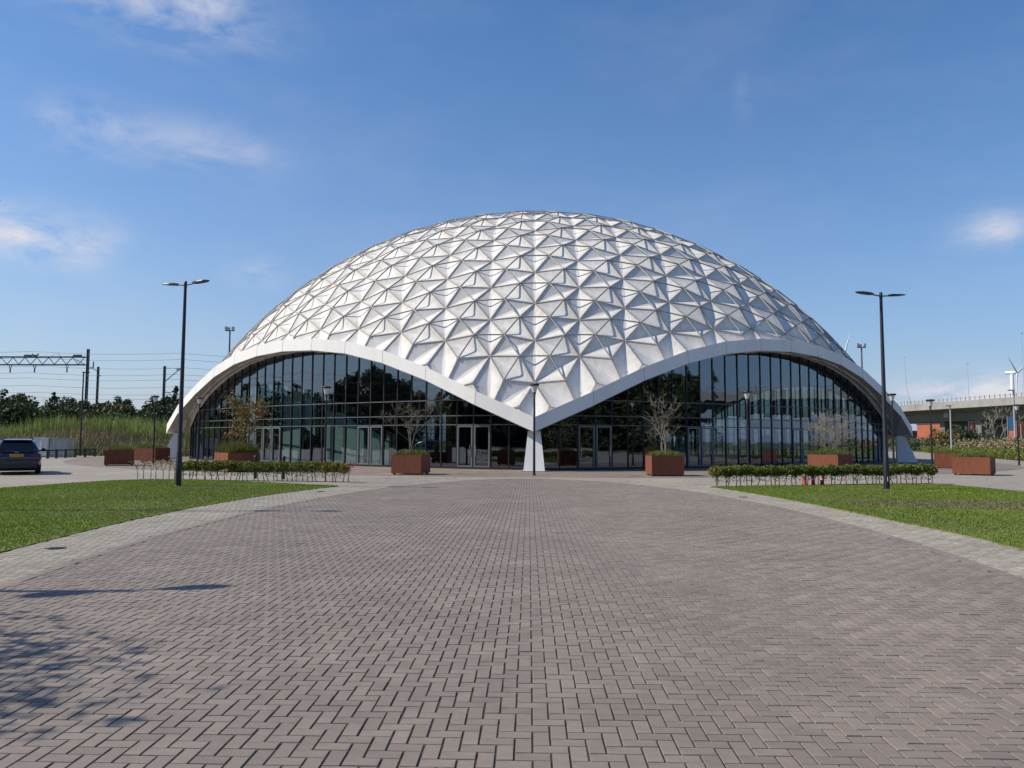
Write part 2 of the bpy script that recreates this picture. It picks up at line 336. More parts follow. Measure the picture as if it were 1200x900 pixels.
# brown apron ring round the dome
ap = MB(); n = 120
vs = [((38.3 if i else 26)*math.sin(2*PI*j/n), DY-(38.3 if i else 26)*math.cos(2*PI*j/n), -.008) for i in (0,1) for j in range(n)]
ap.add(vs, [(j,(j+1)%n,n+(j+1)%n,n+j) for j in range(n)]).build('dome_apron_paving', M['pave_apron'], kind='structure')
kb = MB()
for j in range(240):
    a0, a1 = 2*PI*j/240, 2*PI*(j+.985)/240
    if math.cos(a0) < -.2: continue
    q = [(r_*math.sin(a), DY-r_*math.cos(a)) for r_, a in ((38.3,a0),(38.45,a0),(38.45,a1),(38.3,a1))]
    kb.prism(q, -.02, .004)
kb.build('apron_edging', M['kerb'], kind='structure')

# herringbone bricks as real pieces
def ellipse_in(x, y, k=1.): return ((x+.1)/(6.15*k))**2 + ((y-15.3)/(17.1*k))**2 < 1
WB = .095
def bricks():
    X, Y = np.meshgrid(np.arange(-110,111), np.arange(-20,400)); X = X.ravel(); Y = Y.ravel(); D = (X-Y) % 4
    hz = D == 0; vt = D == 3
    cx = np.r_[(X[hz]+1)*WB, (X[vt]+.5)*WB]; cy = np.r_[(Y[hz]+.5)*WB, (Y[vt]+1)*WB]
    hx = np.r_[np.full(hz.sum(),WB), np.full(vt.sum(),WB/2)]; hy = np.r_[np.full(hz.sum(),WB/2), np.full(vt.sum(),WB)]
    a = R(.4); c, s = math.cos(a), math.sin(a); x = c*cx - s*cy + .12; y = s*cx + c*cy
    return x, y, hx, hy, a
bx, by, bhx, bhy, BA = bricks()
inside = ellipse_in(bx, by)
edge = inside & ~ellipse_in(bx, by, .985)
ring = (~ellipse_in(bx, by, 1.012)) & (by < 33.5) & (by > -2) & (np.abs(bx) < 10.2) & ~in_poly(bx,by,LAWN_L) & ~in_poly(bx,by,LAWN_R) & (np.hypot(bx, by-DY) > 38.5)
JG, JD, CH = .0032, .010, .0035
def brick_mesh_np(idx, name, mat, jitter=True):
    n = len(idx); x, y, hx, hy = bx[idx], by[idx], bhx[idx], bhy[idx]
    base = np.array([(-1,-1),(1,-1),(1,1),(-1,1)], float); c, s = math.cos(BA), math.sin(BA)
    rot = RNG.normal(0,.006,n); top = RNG.normal(0,.0011,n); off = RNG.normal(0,.0007,(n,2)); V = np.zeros((n,8,3))
    tilt = RNG.normal(0,.0035,(n,2))
    for k in range(8):
        b = base[k%4]; dx = b[0]*(hx-.0039-(CH if k>3 else 0)); dy = b[1]*(hy-.0026-(.002 if k>3 else 0))
        ca, sa = np.cos(BA+rot), np.sin(BA+rot)
        V[:,k,0] = x + ca*dx - sa*dy + off[:,0]; V[:,k,1] = y + sa*dx + ca*dy + off[:,1]
        V[:,k,2] = (top + dx*tilt[:,0] + dy*tilt[:,1]) - (JD if k < 4 else 0)
    F = (np.arange(n)*8)[:,None,None] + np.array([(4,5,6,7),(0,1,5,4),(1,2,6,5),(2,3,7,6),(3,0,4,7)])[None]
    return np_mesh(name, V.reshape(-1,3), F.reshape(-1,4), mat)
jp = [(6.15*1.004*math.cos(t)-.1, 15.3+17.1*1.004*math.sin(t), -.0065) for t in np.linspace(0,2*PI,120,endpoint=False)]
brown = MB().add(jp, [tuple(range(120))]).build('brown_brick_plaza', M['joint'], kind='structure')
gp = [(-10.2,-2),(10.2,-2),(10.2,33.5),(-10.2,33.5)]
greyp = MB().add([(x,y,-.0095) for x,y in gp], [(0,1,2,3)]).build('grey_brick_border', M['joint'], kind='structure')
# nearest 300 bricks in view become single objects (two shared shapes)
depth = by; vis = inside & (by > 3.55) & (np.abs((bx+by*.029)/by) < .70)
near = np.where(vis)[0]; near = near[np.argsort((by[near])**2 + .15*bx[near]**2)][:300]
def one_brick(hx, hy, i):
    v = []
    for k in range(8):
        b = ((-1,-1),(1,-1),(1,1),(-1,1))[k%4]; v.append((b[0]*(hx-.0039-(CH if k>3 else 0)), b[1]*(hy-.0026-(.002 if k>3 else 0)), 0 if k > 3 else -JD))
    return MB().add(v, [(4,5,6,7),(0,1,5,4),(1,2,6,5),(2,3,7,6),(3,0,4,7),(0,3,2,1)]).mesh('brick', M['brick'])
bm_h, bm_v = one_brick(WB, WB/2, 0), one_brick(WB/2, WB, 0)
for i in near:
    link('brick', bm_h if bhx[i] > bhy[i] else bm_v, brown, (bx[i], by[i], RNG.normal(0,.0011)), (RNG.normal(0,.004), RNG.normal(0,.004), BA+RNG.normal(0,.006)))
mask = inside.copy(); mask[near] = False
link('brick_field', brick_mesh_np(np.where(mask)[0], 'brick_field', M['brick']), brown, kind='stuff')
link('grey_brick_field', brick_mesh_np(np.where(ring)[0], 'grey_brick_field', M['brick_grey']), greyp, kind='stuff')
# soldier course round the ellipse
sb = MB(); nseg = 520
for k in range(nseg):
    t0, t1 = 2*PI*k/nseg, 2*PI*(k+.95)/nseg
    q = [(6.15*s*math.cos(t)-.1, 15.3+17.1*s*math.sin(t)) for s, t in ((1.0035,t0),(1.0035,t1))]
    m0 = Vector((q[0][0],q[0][1])); m1 = Vector((q[1][0],q[1][1])); d = (m1-m0).normalized(); nrm = Vector((d.y,-d.x))*.10
    sb.prism([m0-nrm*.5, m0+nrm, m1+nrm, m1-nrm*.5], -.02, .0032)
sb.build('soldier_course', M['brick'], brown, kind='stuff')
# drain covers in the border
for i, (x,y) in enumerate([(-6.6,23.8),(6.05,22.6),(-7.0,11.2)]):
    dt = empty('drain_cover', (x,y,.002), .3, label=['small iron drain cover in the grey border beside the left lawn tip','small iron drain cover in the grey border beside the right lawn','small round iron cover in the grey border near the left photo edge'][i], cat='drain cover')
    MB().lathe([(.0,.004),(.13,.004),(.15,.0),(.15,-.01)], 16).build('lid', M['black'], dt)
    f = MB()
    for k in range(4): f.box(-.09,.09,-.075+k*.045,-.06+k*.045,.004,.009)
    f.build('rib', M['steel'], dt)

# lawns
def lawn(poly, which):
    P = np.array(poly); c = MB()
    o = MB().add([(x,y,.012) for x,y in poly]+[(x,y,-.05) for x,y in poly],
                 [tuple(range(len(poly)))]+[(i,(i+1)%len(poly),len(poly)+(i+1)%len(poly),len(poly)+i) for i in range(len(poly))]).build('lawn', M['lawn'], kind='structure')
    n = 330000; x = RNG.uniform(P[:,0].min(),P[:,0].max(),n); y = RNG.uniform(2,P[:,1].max(),n)
    keep = in_poly(x,y,poly); x = x[keep]; y = y[keep]
    bare = np.zeros(len(x), bool)
    if which == 'R':
        d = ((x-12.6)/4.2)**2+((y-20.3)/1.5)**2; nz = np.sin(x*5.1+y*3.3)*np.cos(y*6.7-x*2.9)*.5
        bare = (d+nz < 1) & (RNG.random(len(x)) < .65)
    h = .034*(1+.35*np.sin(x*.9+1)*np.cos(y*.7))
    Pg = np.c_[x,y,np.full(len(x),.01)]
    link('grass_blades', blades(Pg[~bare], h[~bare], .022, M['grass'], 'grass_blades', lean=.45), o, kind='stuff')
    if bare.any(): link('dry_grass_blades', blades(Pg[bare], .035, .03, M['dry'], 'dry_grass_blades', lean=.8), o, kind='stuff')
    if which == 'R':
        q = np.c_[RNG.uniform(9.5,14,130), RNG.normal(25.6,.7,130), np.full(130,.05)]; q = q[in_poly(q[:,0],q[:,1],poly)]
        link('yellow_flowers', leaf_quads(q, .024, M['yellow'], 'yellow_flowers', aspect=1.1), o, kind='stuff')
    return o
lawn(LAWN_L, 'L'); lawn(LAWN_R, 'R')

# ---------------------------------------------------------------- dome
RS = 34.0; CZ = 1.6-.399*34
def sph(c, a, r): # degrees; a from the camera side, + to the right
    c = R(c); a = R(a); return Vector((r*math.sin(c)*math.sin(a), DY-r*math.sin(c)*math.cos(a), CZ+r*math.cos(c)))
AZT = [0,6,12,18,24,30,36]; CT = [64.7,62.0,59.2,57.0,55.5,54.75,54.5]
def ctop(a):
    a = abs((a+36) % 72-36); return float(np.interp(a, AZT, CT))
dome = empty('domed_hall', (0, DY, 0), label='white geodesic dome hall of faceted aluminium panels on curved white arches over glass walls', cat='domed building')
dome_inv = Matrix.Translation((0,-DY,0))
def D_(v): return Vector((v[0], v[1]-DY, v[2]))        # world to dome-local
NF = 12
Pz = np.array([0,0,1.])
def Vd(a): a = R(a); return np.array([.894427*math.sin(a), -.894427*math.cos(a), .447214])
nodes = {}
def warp(u):
    c = math.degrees(math.acos(max(-1,min(1,u[2])))); a = math.degrees(math.atan2(u[0],-u[1]))
    d = abs((a+36)%72-36); gfac = .96+.059*math.exp(-d/8.0)
    return c*(1+(gfac-1)*(c/58.)**4), a
def node(k, a, b):
    u = (Pz*(NF-a-b)+Vd(72*k)*a+Vd(72*k+72)*b)/NF; u = u/np.linalg.norm(u)
    key = tuple(np.round(u,4)); 
    if key not in nodes:
        c, az_ = warp(u)
        if a+b == NF: c = max(c, ctop(az_)+1.0)
        nodes[key] = (sph(c, az_, RS-.15), a+b)
    return key
tris = {}; edges = {}
for k in range(5):
    for a in range(NF):
        for b in range(NF-a):
            for t in (((a,b),(a+1,b),(a,b+1)), ((a+1,b),(a+1,b+1),(a,b+1))):
                if t[1][0]+t[1][1] > NF: continue
                ks = tuple(node(k,*q) for q in t); i = len(tris); cen = sum((nodes[q][0] for q in ks), Vector())/3
                up = (cen-Vector((0,DY,CZ))).normalized(); tris[i] = (ks, Vector((0,DY,CZ))+up*(RS+.13))
                for j in range(3):
                    e = tuple(sorted((ks[j],ks[(j+1)%3]))); edges.setdefault(e, []).append(i)
CEN = Vector((0,DY,CZ))
def gval(p):
    q = p-CEN; c = math.degrees(math.acos(max(-1.,min(1.,q.z/q.length)))); a = math.degrees(math.atan2(q.x,-q.y)); return ctop(a)+.7-c
def clip(poly):
    g_ = [gval(p) for p in poly]
    if min(g_) >= 0: return poly
    if max(g_) <= 0: return []
    out = []
    for i in range(len(poly)):
        p, q = poly[i], poly[(i+1)%len(poly)]; a, b = g_[i], g_[(i+1)%len(poly)]
        if a >= 0: out.append(p)
        if (a >= 0) != (b >= 0): out.append(p.lerp(q, a/(a-b)))
    return out
panels = []; struts = []; seams = MB(); joints = MB()
camv = Vector((0,0,H))
for (ka,kb_), ts in edges.items():
    A, B = nodes[ka][0], nodes[kb_][0]; Mid = (A+B)/2; rad = (Mid-CEN).normalized()
    polys = []; Ms = []
    for ti in ts:
        C = tris[ti][1]; M1 = Mid.lerp(C, .12) - rad*.02; Ms.append(M1)
        inset = .012
        polys += [[A,M1,C],[M1,B,C]]
    if len(ts) == 2: polys += [[A,Ms[1],Ms[0]],[B,Ms[0],Ms[1]]]
    else: polys += [[A,B,Ms[0]]]
    vs = []; fs = []
    def idx(p):
        for i_, q in enumerate(vs):
            if (q-p).length < 1e-4: return i_
        vs.append(p); return len(vs)-1
    for pl in polys:
        # orient outward
        pl = clip([p.copy() for p in pl])
        if len(pl) < 3: continue
        nr = (pl[1]-pl[0]).cross(pl[2]-pl[0])
        if nr.dot(rad) < 0: pl = pl[::-1]
        f = []
        for p in pl:
            i_ = idx(p)
            if i_ not in f: f.append(i_)
        if len(f) > 2: fs.append(tuple(f))
    if not fs: continue
    # sheet thickness: rim skirt turned inward
    ec = {}
    for f in fs:
        for j in range(len(f)): e = (f[j],f[(j+1)%len(f)]); ec[e] = 1
    bd = [e for e in ec if (e[1],e[0]) not in ec]; n0 = len(vs); mp_ = {}
    for e in bd:
        for q in e:
            if q not in mp_: mp_[q] = len(vs); vs.append(vs[q]-rad*.05)
    for a_, b_ in bd: fs.append((b_,a_,mp_[a_],mp_[b_]))
    cc = sum(vs[:n0],Vector())/n0; vw = camv-cc; fac = rad.dot(vw.normalized())
    score = fac/vw.length_squared if fac > .02 else -1
    nd = [A,B]; cn = [tris[ti][1] for ti in ts]; dv = []
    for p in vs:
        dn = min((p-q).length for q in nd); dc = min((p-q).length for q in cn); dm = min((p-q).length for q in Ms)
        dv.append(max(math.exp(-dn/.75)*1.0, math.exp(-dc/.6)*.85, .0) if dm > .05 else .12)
    panels.append((score, vs, fs, dv))
    if len(ts) == 2 and max(nodes[ka][1], nodes[kb_][1]) <= 11 and gval(tris[ts[0]][1]) > -.3 and gval(tris[ts[1]][1]) > -.3:
        struts.append((score, tris[ts[0]][1], tris[ts[1]][1]))
    for ti in ts:
        for P_ in (A, B):
            s_ = clip([P_.copy(), tris[ti][1].copy()])
            if len(s_) >= 2: seams.bar(D_(s_[0]+rad*.006), D_(s_[1]+rad*.006), .055, .05, up=rad)
panels.sort(key=lambda t: -t[0]); struts.sort(key=lambda t: -t[0])
rest = MB(); rest_d = []
def set_dirt(me, d): at = me.attributes.new('dirt', 'FLOAT', 'POINT'); at.data.foreach_set('value', d)
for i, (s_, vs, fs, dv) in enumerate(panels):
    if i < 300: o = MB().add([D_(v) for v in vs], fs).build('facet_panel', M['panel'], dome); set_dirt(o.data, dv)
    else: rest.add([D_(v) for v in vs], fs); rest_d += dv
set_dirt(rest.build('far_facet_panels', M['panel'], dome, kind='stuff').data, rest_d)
rs = MB()
for i, (s_, a, b) in enumerate(struts):
    m_ = MB() if i < 300 else rs
    m_.tube([D_(a+(a-CEN).normalized()*.02), D_(b+(b-CEN).normalized()*.02)], .046, 6)
    if i < 300: m_.build('strut', M['strut'], dome)
rs.build('far_struts', M['strut'], dome, kind='stuff')
seams.build('panel_seams', M['seam'], dome, kind='stuff')
for p, row in list(nodes.values()):
    if gval(p) > 0: u = (p-CEN).normalized(); joints.tube([D_(p-u*.02), D_(p+u*.035)], .11, 6, smooth=False)
for ti, (ks, c) in tris.items():
    if gval(c) > 0: u = (c-CEN).normalized(); joints.tube([D_(c-u*.03), D_(c+u*.05)], .085, 6, smooth=False)
joints.build('node_plates', M['seam'], dome, kind='stuff')

# arches, legs, glazing
def arch_pts(a):
    T = sph(ctop(a), a, RS*1.02)
    rad = Vector((math.sin(R(a)), -math.cos(R(a)), 0)); d = abs((a+36)%72-36); T = T + rad*.62*max(0,1-(d/13.)**1)
    # horizontal outward normal of this bay
    mid = 72*math.floor(a/72)+36 if d > 1e-6 else a
    return T, rad
def bay_normal(k): a = R(72*k+36); return Vector((math.sin(a), -math.cos(a), 0))
def bay_arch(k):
    nb = bay_normal(k); secs = []
    for i in range(13):
        a = 72*k+6*i; T, rad = arch_pts(a); e = min(i,12-i); blend = min(1, e/2.)
        out = (nb*.6+rad*.4).normalized() if e else rad
        Bt = T - Vector((0,0,.78)) + out*.06 if e else T - Vector((0,0,.80)) + out*.05
        In = Bt - (nb if e else rad)*1.45 + Vector((0,0,.10 if e else .0))
        Tp = T - (nb if e else rad)*.0
        Ti = sph(ctop(a), a, RS-.55)
        secs.append((Tp, Bt, In, Ti))
    return secs
def leg_mesh():
    m = MB(); wo, wt = .565, .34
    # local: x tangential, y outward (negative radial = inward)
    vs = [(-wo,0,0),(wo,0,0),(wo*.9,-1.45,0),(-wo*.9,-1.45,0), (-wt,-.88,2.13),(wt,-.88,2.13),(wt,-1.45,2.13),(-wt,-1.45,2.13)]
    m.add(vs, [(0,3,2,1),(4,5,6,7),(1,0,4,5),(2,1,5,6),(3,2,6,7),(0,3,7,4)]); return m.mesh('leg', M['white'])
lm = leg_mesh()
for k in range(5):
    a = 72*k; rad = Vector((math.sin(R(a)), -math.cos(R(a)), 0)); p = CEN*1; p.z = 0; p = Vector((0,DY,0))+rad*32.25
    lg = link('leg', lm, dome, D_(p), (0,0,R(a)+PI)); lg.rotation_euler = (0,0,math.atan2(rad.y,rad.x)-PI/2)
    # base plate and edge joint
    MB().box(-.66,.66,-1.5,.10,-.01,.02).build('leg_base', M['kerb'], dome, D_(p), (0,0,math.atan2(rad.y,rad.x)-PI/2))
beams = []
for k in range(5):
    S = bay_arch(k); beams.append(S); jm = MB()
    for i in range(1,12):
        T_, B2, I2, _ = S[i]; nb = bay_normal(k)
        jm.bar(D_(T_+nb*.001), D_(B2+nb*.001), .022, .008, up=nb); jm.bar(D_(B2-Vector((0,0,.001))), D_(I2-Vector((0,0,.001))), .022, .008)
    jm.build('arch_joints', M['seam'], dome, kind='stuff')
    for i in range(12):
        A_, B_ = S[i], S[i+1]; vs = [D_(p) for p in A_+B_]
        m = MB().add(vs, [(0,4,5,1),(3,7,4,0),(2,6,7,3),(0,1,2,3),(4,7,6,5)])
        m.build('arch_segment', M['white'], dome)
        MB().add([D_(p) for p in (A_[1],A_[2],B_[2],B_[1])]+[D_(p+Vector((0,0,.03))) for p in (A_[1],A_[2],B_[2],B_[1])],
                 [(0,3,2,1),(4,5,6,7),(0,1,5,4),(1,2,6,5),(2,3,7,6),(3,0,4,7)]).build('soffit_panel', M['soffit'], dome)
# facade curve for bay k
def facade(k):
    nb = bay_normal(k); pts = []
    for i in range(1,72*4):
        a = 72*k+i/4.; r_ = RS*1.02*math.sin(R(ctop(a)))-1.22
        pts.append((Vector((r_*math.sin(R(a)), DY-r_*math.cos(R(a)), 0)), a))
    s = [0.]
    for i in range(1,len(pts)): s.append(s[-1]+(pts[i][0]-pts[i-1][0]).length)
    return pts, s
def topz(k, P):
    # underside of the arch above plan point P (use inner line of the soffit)
    S = beams[k]; nb = bay_normal(k); tg = Vector((-nb.y, nb.x, 0)); u = (P-Vector((0,DY,0))).dot(tg)
    us = [((s_[1]+s_[2])/2-Vector((0,DY,0))).dot(tg) for s_ in S]; zs = [s_[2].z for s_ in S]
    o = np.argsort(us); return float(np.interp(u, np.array(us)[o], np.array(zs)[o]))+.04
NB = 33; TR = [0.10, 2.50, 3.02, 3.92]
pane_objs = 0
for k in range(5):
    seen = k in (0, 4)
    pts, s = facade(k); L = s[-1]; X = [p[0].x for p in pts]; Y = [p[0].y for p in pts]
    st = [.25+(L-.5)*i/NB for i in range(NB+1)]
    Pm = [Vector((float(np.interp(t,s,X)), float(np.interp(t,s,Y)), 0)) for t in st]
    hm = MB(); hp = MB(); ht = MB(); sill = MB()
    order = range(NB)
    doors = {2:1,3:1,9:1,10:1,18:1,19:1,20:1,21:1} if k == 4 else {2:1,3:1,9:1,10:1,18:1,19:1}
    for i, P in enumerate(Pm):
        z1 = topz(k, P)
        if z1 < .3: continue
        d = (Pm[min(i+1,NB)]-Pm[max(i-1,0)]).normalized(); nrm = Vector((d.y,-d.x,0))
        m = MB() if seen else hm
        m.bar(D_(P-nrm*.02), D_(P-nrm*.02+Vector((0,0,z1))), .062, .15, up=nrm)
        if seen: m.build('mullion', M['frame'], dome)
    for i in order:
        # bays run left->right for +angle; photo indices count from the front leg
        fi = i if k == 0 else NB-1-i
        P, Q = Pm[i], Pm[i+1]; d = (Q-P).normalized(); nrm = Vector((d.y,-d.x,0)); zt0, zt1 = topz(k,P), topz(k,Q)
        P_, Q_ = P+d*.037, Q-d*.037
        door = fi in doors
        lv = [z for z in TR if z < max(zt0,zt1)-.15]
        for j, z in enumerate(lv):
            zn = lv[j+1] if j+1 < len(lv) else None
            jit = RNG.normal(0,.0022); off = RNG.normal(0,.0022)
            if zn is None: q = [P_+Vector((0,0,z)), Q_+Vector((0,0,z)), Q_+Vector((0,0,max(zt1,z+.02))), P_+Vector((0,0,max(zt0,z+.02)))]
            else: q = [P_+Vector((0,0,z)), Q_+Vector((0,0,z)), Q_+Vector((0,0,min(zn,max(zt1,z+.02)))), P_+Vector((0,0,min(zn,max(zt0,z+.02))))]
            q[2] = q[2]+nrm*jit; q[3] = q[3]+nrm*jit; q[1] = q[1]+nrm*off
            vs = [D_(p-nrm*.006) for p in q]+[D_(p+nrm*.006) for p in q]
            fs = [(0,1,2,3)[::-1],(4,5,6,7),(0,1,5,4),(1,2,6,5),(2,3,7,6),(3,0,4,7)]
            if door and j == 0 and seen:
                dr = link('door', MB().bar(D_(P_+nrm*.045+Vector((0,0,.10))), D_(Q_+nrm*.045+Vector((0,0,.10))), .06, .16).mesh('door', M['alu']), dome)
                fr = MB()
                fr.bar(D_(P_+d*.05+nrm*.045+Vector((0,0,.18))), D_(P_+d*.05+nrm*.045+Vector((0,0,2.37))), .085, .07, up=nrm)
                fr.bar(D_(Q_-d*.05+nrm*.045+Vector((0,0,.18))), D_(Q_-d*.05+nrm*.045+Vector((0,0,2.37))), .085, .07, up=nrm)
                fr.bar(D_(P_+nrm*.045+Vector((0,0,2.41))), D_(Q_+nrm*.045+Vector((0,0,2.41))), .07, .08)
                fr.build('frame', M['alu'], dr)
                MB().add(vs, fs).build('pane', M['glass'], dr)
                hside = Q_-d*.14 if fi % 2 else P_+d*.14
                MB().bar(D_(hside+nrm*.12+Vector((0,0,.75))), D_(hside+nrm*.12+Vector((0,0,1.35))), .03, .03, up=nrm).build('handle', M['chrome'], dr)
            elif seen:
                MB().add(vs, fs).build('glass_pane', M['glass'], dome)
            else: hp.add(vs, fs)
            m = MB() if seen else ht
            if j > 0:
                m.bar(D_(P_+nrm*.02+Vector((0,0,z))), D_(Q_+nrm*.02+Vector((0,0,z))), .09, .055)
                if seen: m.build('transom', M['transom'], dome)
        sill.bar(D_(P+nrm*.03+Vector((0,0,.05))), D_(Q+nrm*.03+Vector((0,0,.05))), .14, .11)
    if hm.v: hm.build('rear_mullions', M['frame'], dome, kind='stuff'); hp.build('rear_glass', M['glass'], dome, kind='stuff'); ht.build('rear_transoms', M['transom'], dome, kind='stuff')
    sill.build('sill', M['frame'], dome)
# interior seen through the glass
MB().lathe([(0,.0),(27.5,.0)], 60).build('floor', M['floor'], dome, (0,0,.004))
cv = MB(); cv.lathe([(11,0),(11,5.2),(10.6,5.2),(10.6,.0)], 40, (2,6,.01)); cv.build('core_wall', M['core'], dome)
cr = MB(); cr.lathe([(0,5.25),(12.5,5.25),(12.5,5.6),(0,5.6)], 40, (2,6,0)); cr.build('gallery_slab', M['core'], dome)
for k in range(15):
    a = 2*PI*(k+.3)/15; MB().tube([(22.5*math.sin(a),-22.5*math.cos(a),.01),(22.5*math.sin(a),-22.5*math.cos(a),6.2)], .16, 10).build('column', M['core'], dome)
def slab(pts, th, mat, name='interior_wall'):
    pts = [D_(Vector(p)) for p in pts]; n_ = (pts[1]-pts[0]).cross(pts[2]-pts[0]).normalized()*th; n = len(pts)
    MB().add(pts+[p+n_ for p in pts], [tuple(range(n))[::-1], tuple(range(n,2*n))]+[(i,(i+1)%n,n+(i+1)%n,n+i) for i in range(n)]).build(name, mat, dome)
slab([(-18.2,55.6,.02),(-16.3,54.2,.02),(-16.3,54.2,4.9),(-17.1,54.8,5.1),(-18.2,55.6,4.7)], .15, M['mint'])
slab([(-16.1,54.0,2.5),(-15.2,53.4,1.9),(-15.2,53.4,4.2),(-16.1,54.0,4.9)], .15, M['mint'])
slab([(-14.3,52.6,.02),(-11.2,50.8,.02),(-11.2,50.8,2.2),(-12.8,51.7,3.4),(-14.3,52.6,3.6)], .15, M['mint'])
slab([(-10.9,50.9,.02),(-9.4,50.2,.02),(-9.4,50.2,1.5),(-10.9,50.9,2.4)], .15, M['mint'])
for (x,y,w_,h_) in [(16,55,1.2,2.2),(20.5,58,1.0,3.0),(9,50.8,1.2,1.4)]:
    slab([(x,y,.02),(x+w_,y+w_*.6,.02),(x+w_,y+w_*.6,h_),(x,y,h_*.9)], .15, M['cabinet'])

# ---------------------------------------------------------------- copies
def copy_tree(o, parent=None):
    c = o.copy(); COL.objects.link(c)
    if parent is not None: c.parent = parent
    for ch in list(o.children): copy_tree(ch, c)
    return c

# ---------------------------------------------------------------- tall twin lamps
def twin_lamp(loc, rz, label, k=1.):
    t = empty('twin_street_lamp', loc, rz, label=label, cat='street lamp', group='tall twin-headed lamps round the plaza'); t.scale = (1,1,k)
    MB().tube([(0,0,0),(0,0,1.15),(0,0,1.2),(0,0,6.96)], [.095,.095,.080,.050], 12).build('pole', M['black'], t)
    MB().lathe([(.15,0),(.15,.03),(.10,.045)], 12).build('base_collar', M['black'], t)
    MB().lathe([(.0,7.08),(.045,7.07),(.055,7.0),(.055,6.85)][::-1], 10).build('cap', M['black'], t)
    for s in (-1,1):
        MB().tube([(0,0,6.93),(s*.3,0,6.96),(s*.40,0,6.985)], .024, 8).build('arm', M['black'], t)
        h = MB()   # flat tapered luminaire, thick at the arm and thin at the tip, tilted a little up
        pr = [(.34,.06,.055),(.44,.085,.075),(.62,.15,.045),(.86,.15,.03),(1.02,.06,.015)]
        vs = []
        for x, hw, th in pr:
            z = 6.985+(x-.34)*.065; vs += [(s*x,-hw,z-th/2),(s*x,hw,z-th/2),(s*x,hw*.9,z+th/2),(s*x,-hw*.9,z+th/2)]
        fs = [(4*i+j,4*i+(j+1)%4,4*i+4+(j+1)%4,4*i+4+j) for i in range(4) for j in range(4)]+[(3,2,1,0),(16,17,18,19)]
        hd = h.add(vs, fs).build('lamp_head', M['black'], t)
        z = 6.985+.4*.065
        MB().add([(s*.58,-.11,z-.028),(s*.90,-.11,z+.006),(s*.90,.11,z+.006),(s*.58,.11,z-.028),(s*.58,-.11,z-.02),(s*.90,-.11,z+.012),(s*.90,.11,z+.012),(s*.58,.11,z-.02)],
                 [(0,1,2,3),(7,6,5,4),(0,4,5,1),(1,5,6,2),(2,6,7,3),(3,7,4,0)]).build('lens', M['lens'], hd)
    MB().box(-.035,.035,-.112,-.09,.25,.60).build('hatch', M['black'], t)
    if 'right lawn' in label: MB().box(-.045,.03,-.105,-.093,.30,.46).build('sticker', M['white_p'], t)
    return t
twin_lamp((-12.1,26.0,0), R(-20), 'tall black twin-headed street lamp standing on the left lawn in front of the hedge')
twin_lamp((11.95,26.6,0), R(18), 'tall dark twin-headed street lamp standing on the right lawn with a white sticker', .957)
twin_lamp((-13.25,16.8,0), R(3), 'tall twin-headed street lamp beside the left lawn with its shadow on the far bricks')
twin_lamp((-12.2,7.6,0), R(19), 'nearest tall twin-headed street lamp left of the photo, with its shadow on near bricks')

# ---------------------------------------------------------------- post-top lamps
def post_lamp(loc, h, label):
    t = empty('post_top_lamp', loc, 0, label=label, cat='post lamp', group='slim post lamps with cone heads round the dome')
    MB().tube([(0,0,0),(0,0,.5),(0,0,h-.62)], [.062,.06,.045], 10).build('pole', M['black'], t)
    MB().lathe([(.11,0),(.11,.025),(.07,.04)], 12).build('base_collar', M['black'], t)
    MB().lathe([(.05,h-.66),(.062,h-.5),(.085,h-.42),(.09,h-.40)], 14).build('collar', M['steel'], t)
    g_ = MB().lathe([(.085,h-.40),(.13,h-.24),(.175,h-.09)], 14).build('lens', M['lens'], t)
    MB().lathe([(.21,h-.10),(.235,h-.07),(.235,h-.02),(.18,h),(0,h+.01)], 16).build('lamp_cap', M['black'], t)
    return t
for x, y, h, lb in [(0.0,36.0,4.27,'slim black post lamp standing right in front of the central white leg'),
                    (-10.5,38.5,4.3,'slim post lamp behind the left hedge, before the mint-coloured interior walls'),
                    (-21.6,49.0,4.3,'slim post lamp under the left arch end behind the orange-leaved shrub'),
                    (11.4,41.5,4.3,'slim post lamp behind the left part of the right hedge, before the dark glass'),
                    (20.2,44.0,4.35,'slim post lamp just right of the right twin lamp, before the arch end'),
                    (23.9,47.1,4.2,'black post lamp right of the dome between arch and rust planters'),
                    (-25.3,50.6,4.5,'black post lamp left of the dome beside the far rust planter'),
                    (34.5,56.0,4.35,'black post lamp near the right photo edge beside the hedge and viaduct')]:
    post_lamp((x,y,0), h, lb)
pl = empty('path_lamp', (-43.3,72.4,0), 0, label='tall thin black lamp with a short side arm between the grey cabinet and the reeds', cat='street lamp')
MB().tube([(0,0,0),(0,0,8.0)], [.09,.06], 8).build('pole', M['black'], pl)
MB().box(-.08,.55,-.10,.10,7.92,8.02).build('lamp_head', M['black'], pl)

# floodlight masts behind the dome
for x, y, h, lb in [(-47.6,118,19.6,'dark floodlight mast rising behind the left flank of the dome'),(52.8,125,17.9,'dark floodlight mast rising behind the right flank of the dome')]:
    t = empty('floodlight_mast', (x,y,0), 0, label=lb, cat='floodlight mast')
    MB().tube([(0,0,0),(0,0,h-1)], [.2,.12], 8).build('mast', M['steel'], t)
    MB().box(-.7,.7,-.05,.05,h-1.1,h-.98).build('crossbar', M['steel'], t)
    for s in (-.6,-.15,.5): MB().box(s-.16,s+.16,-.2,.2,h-.98,h-.55+abs(s)*.3).build('floodlight', M['steel_l'], t)

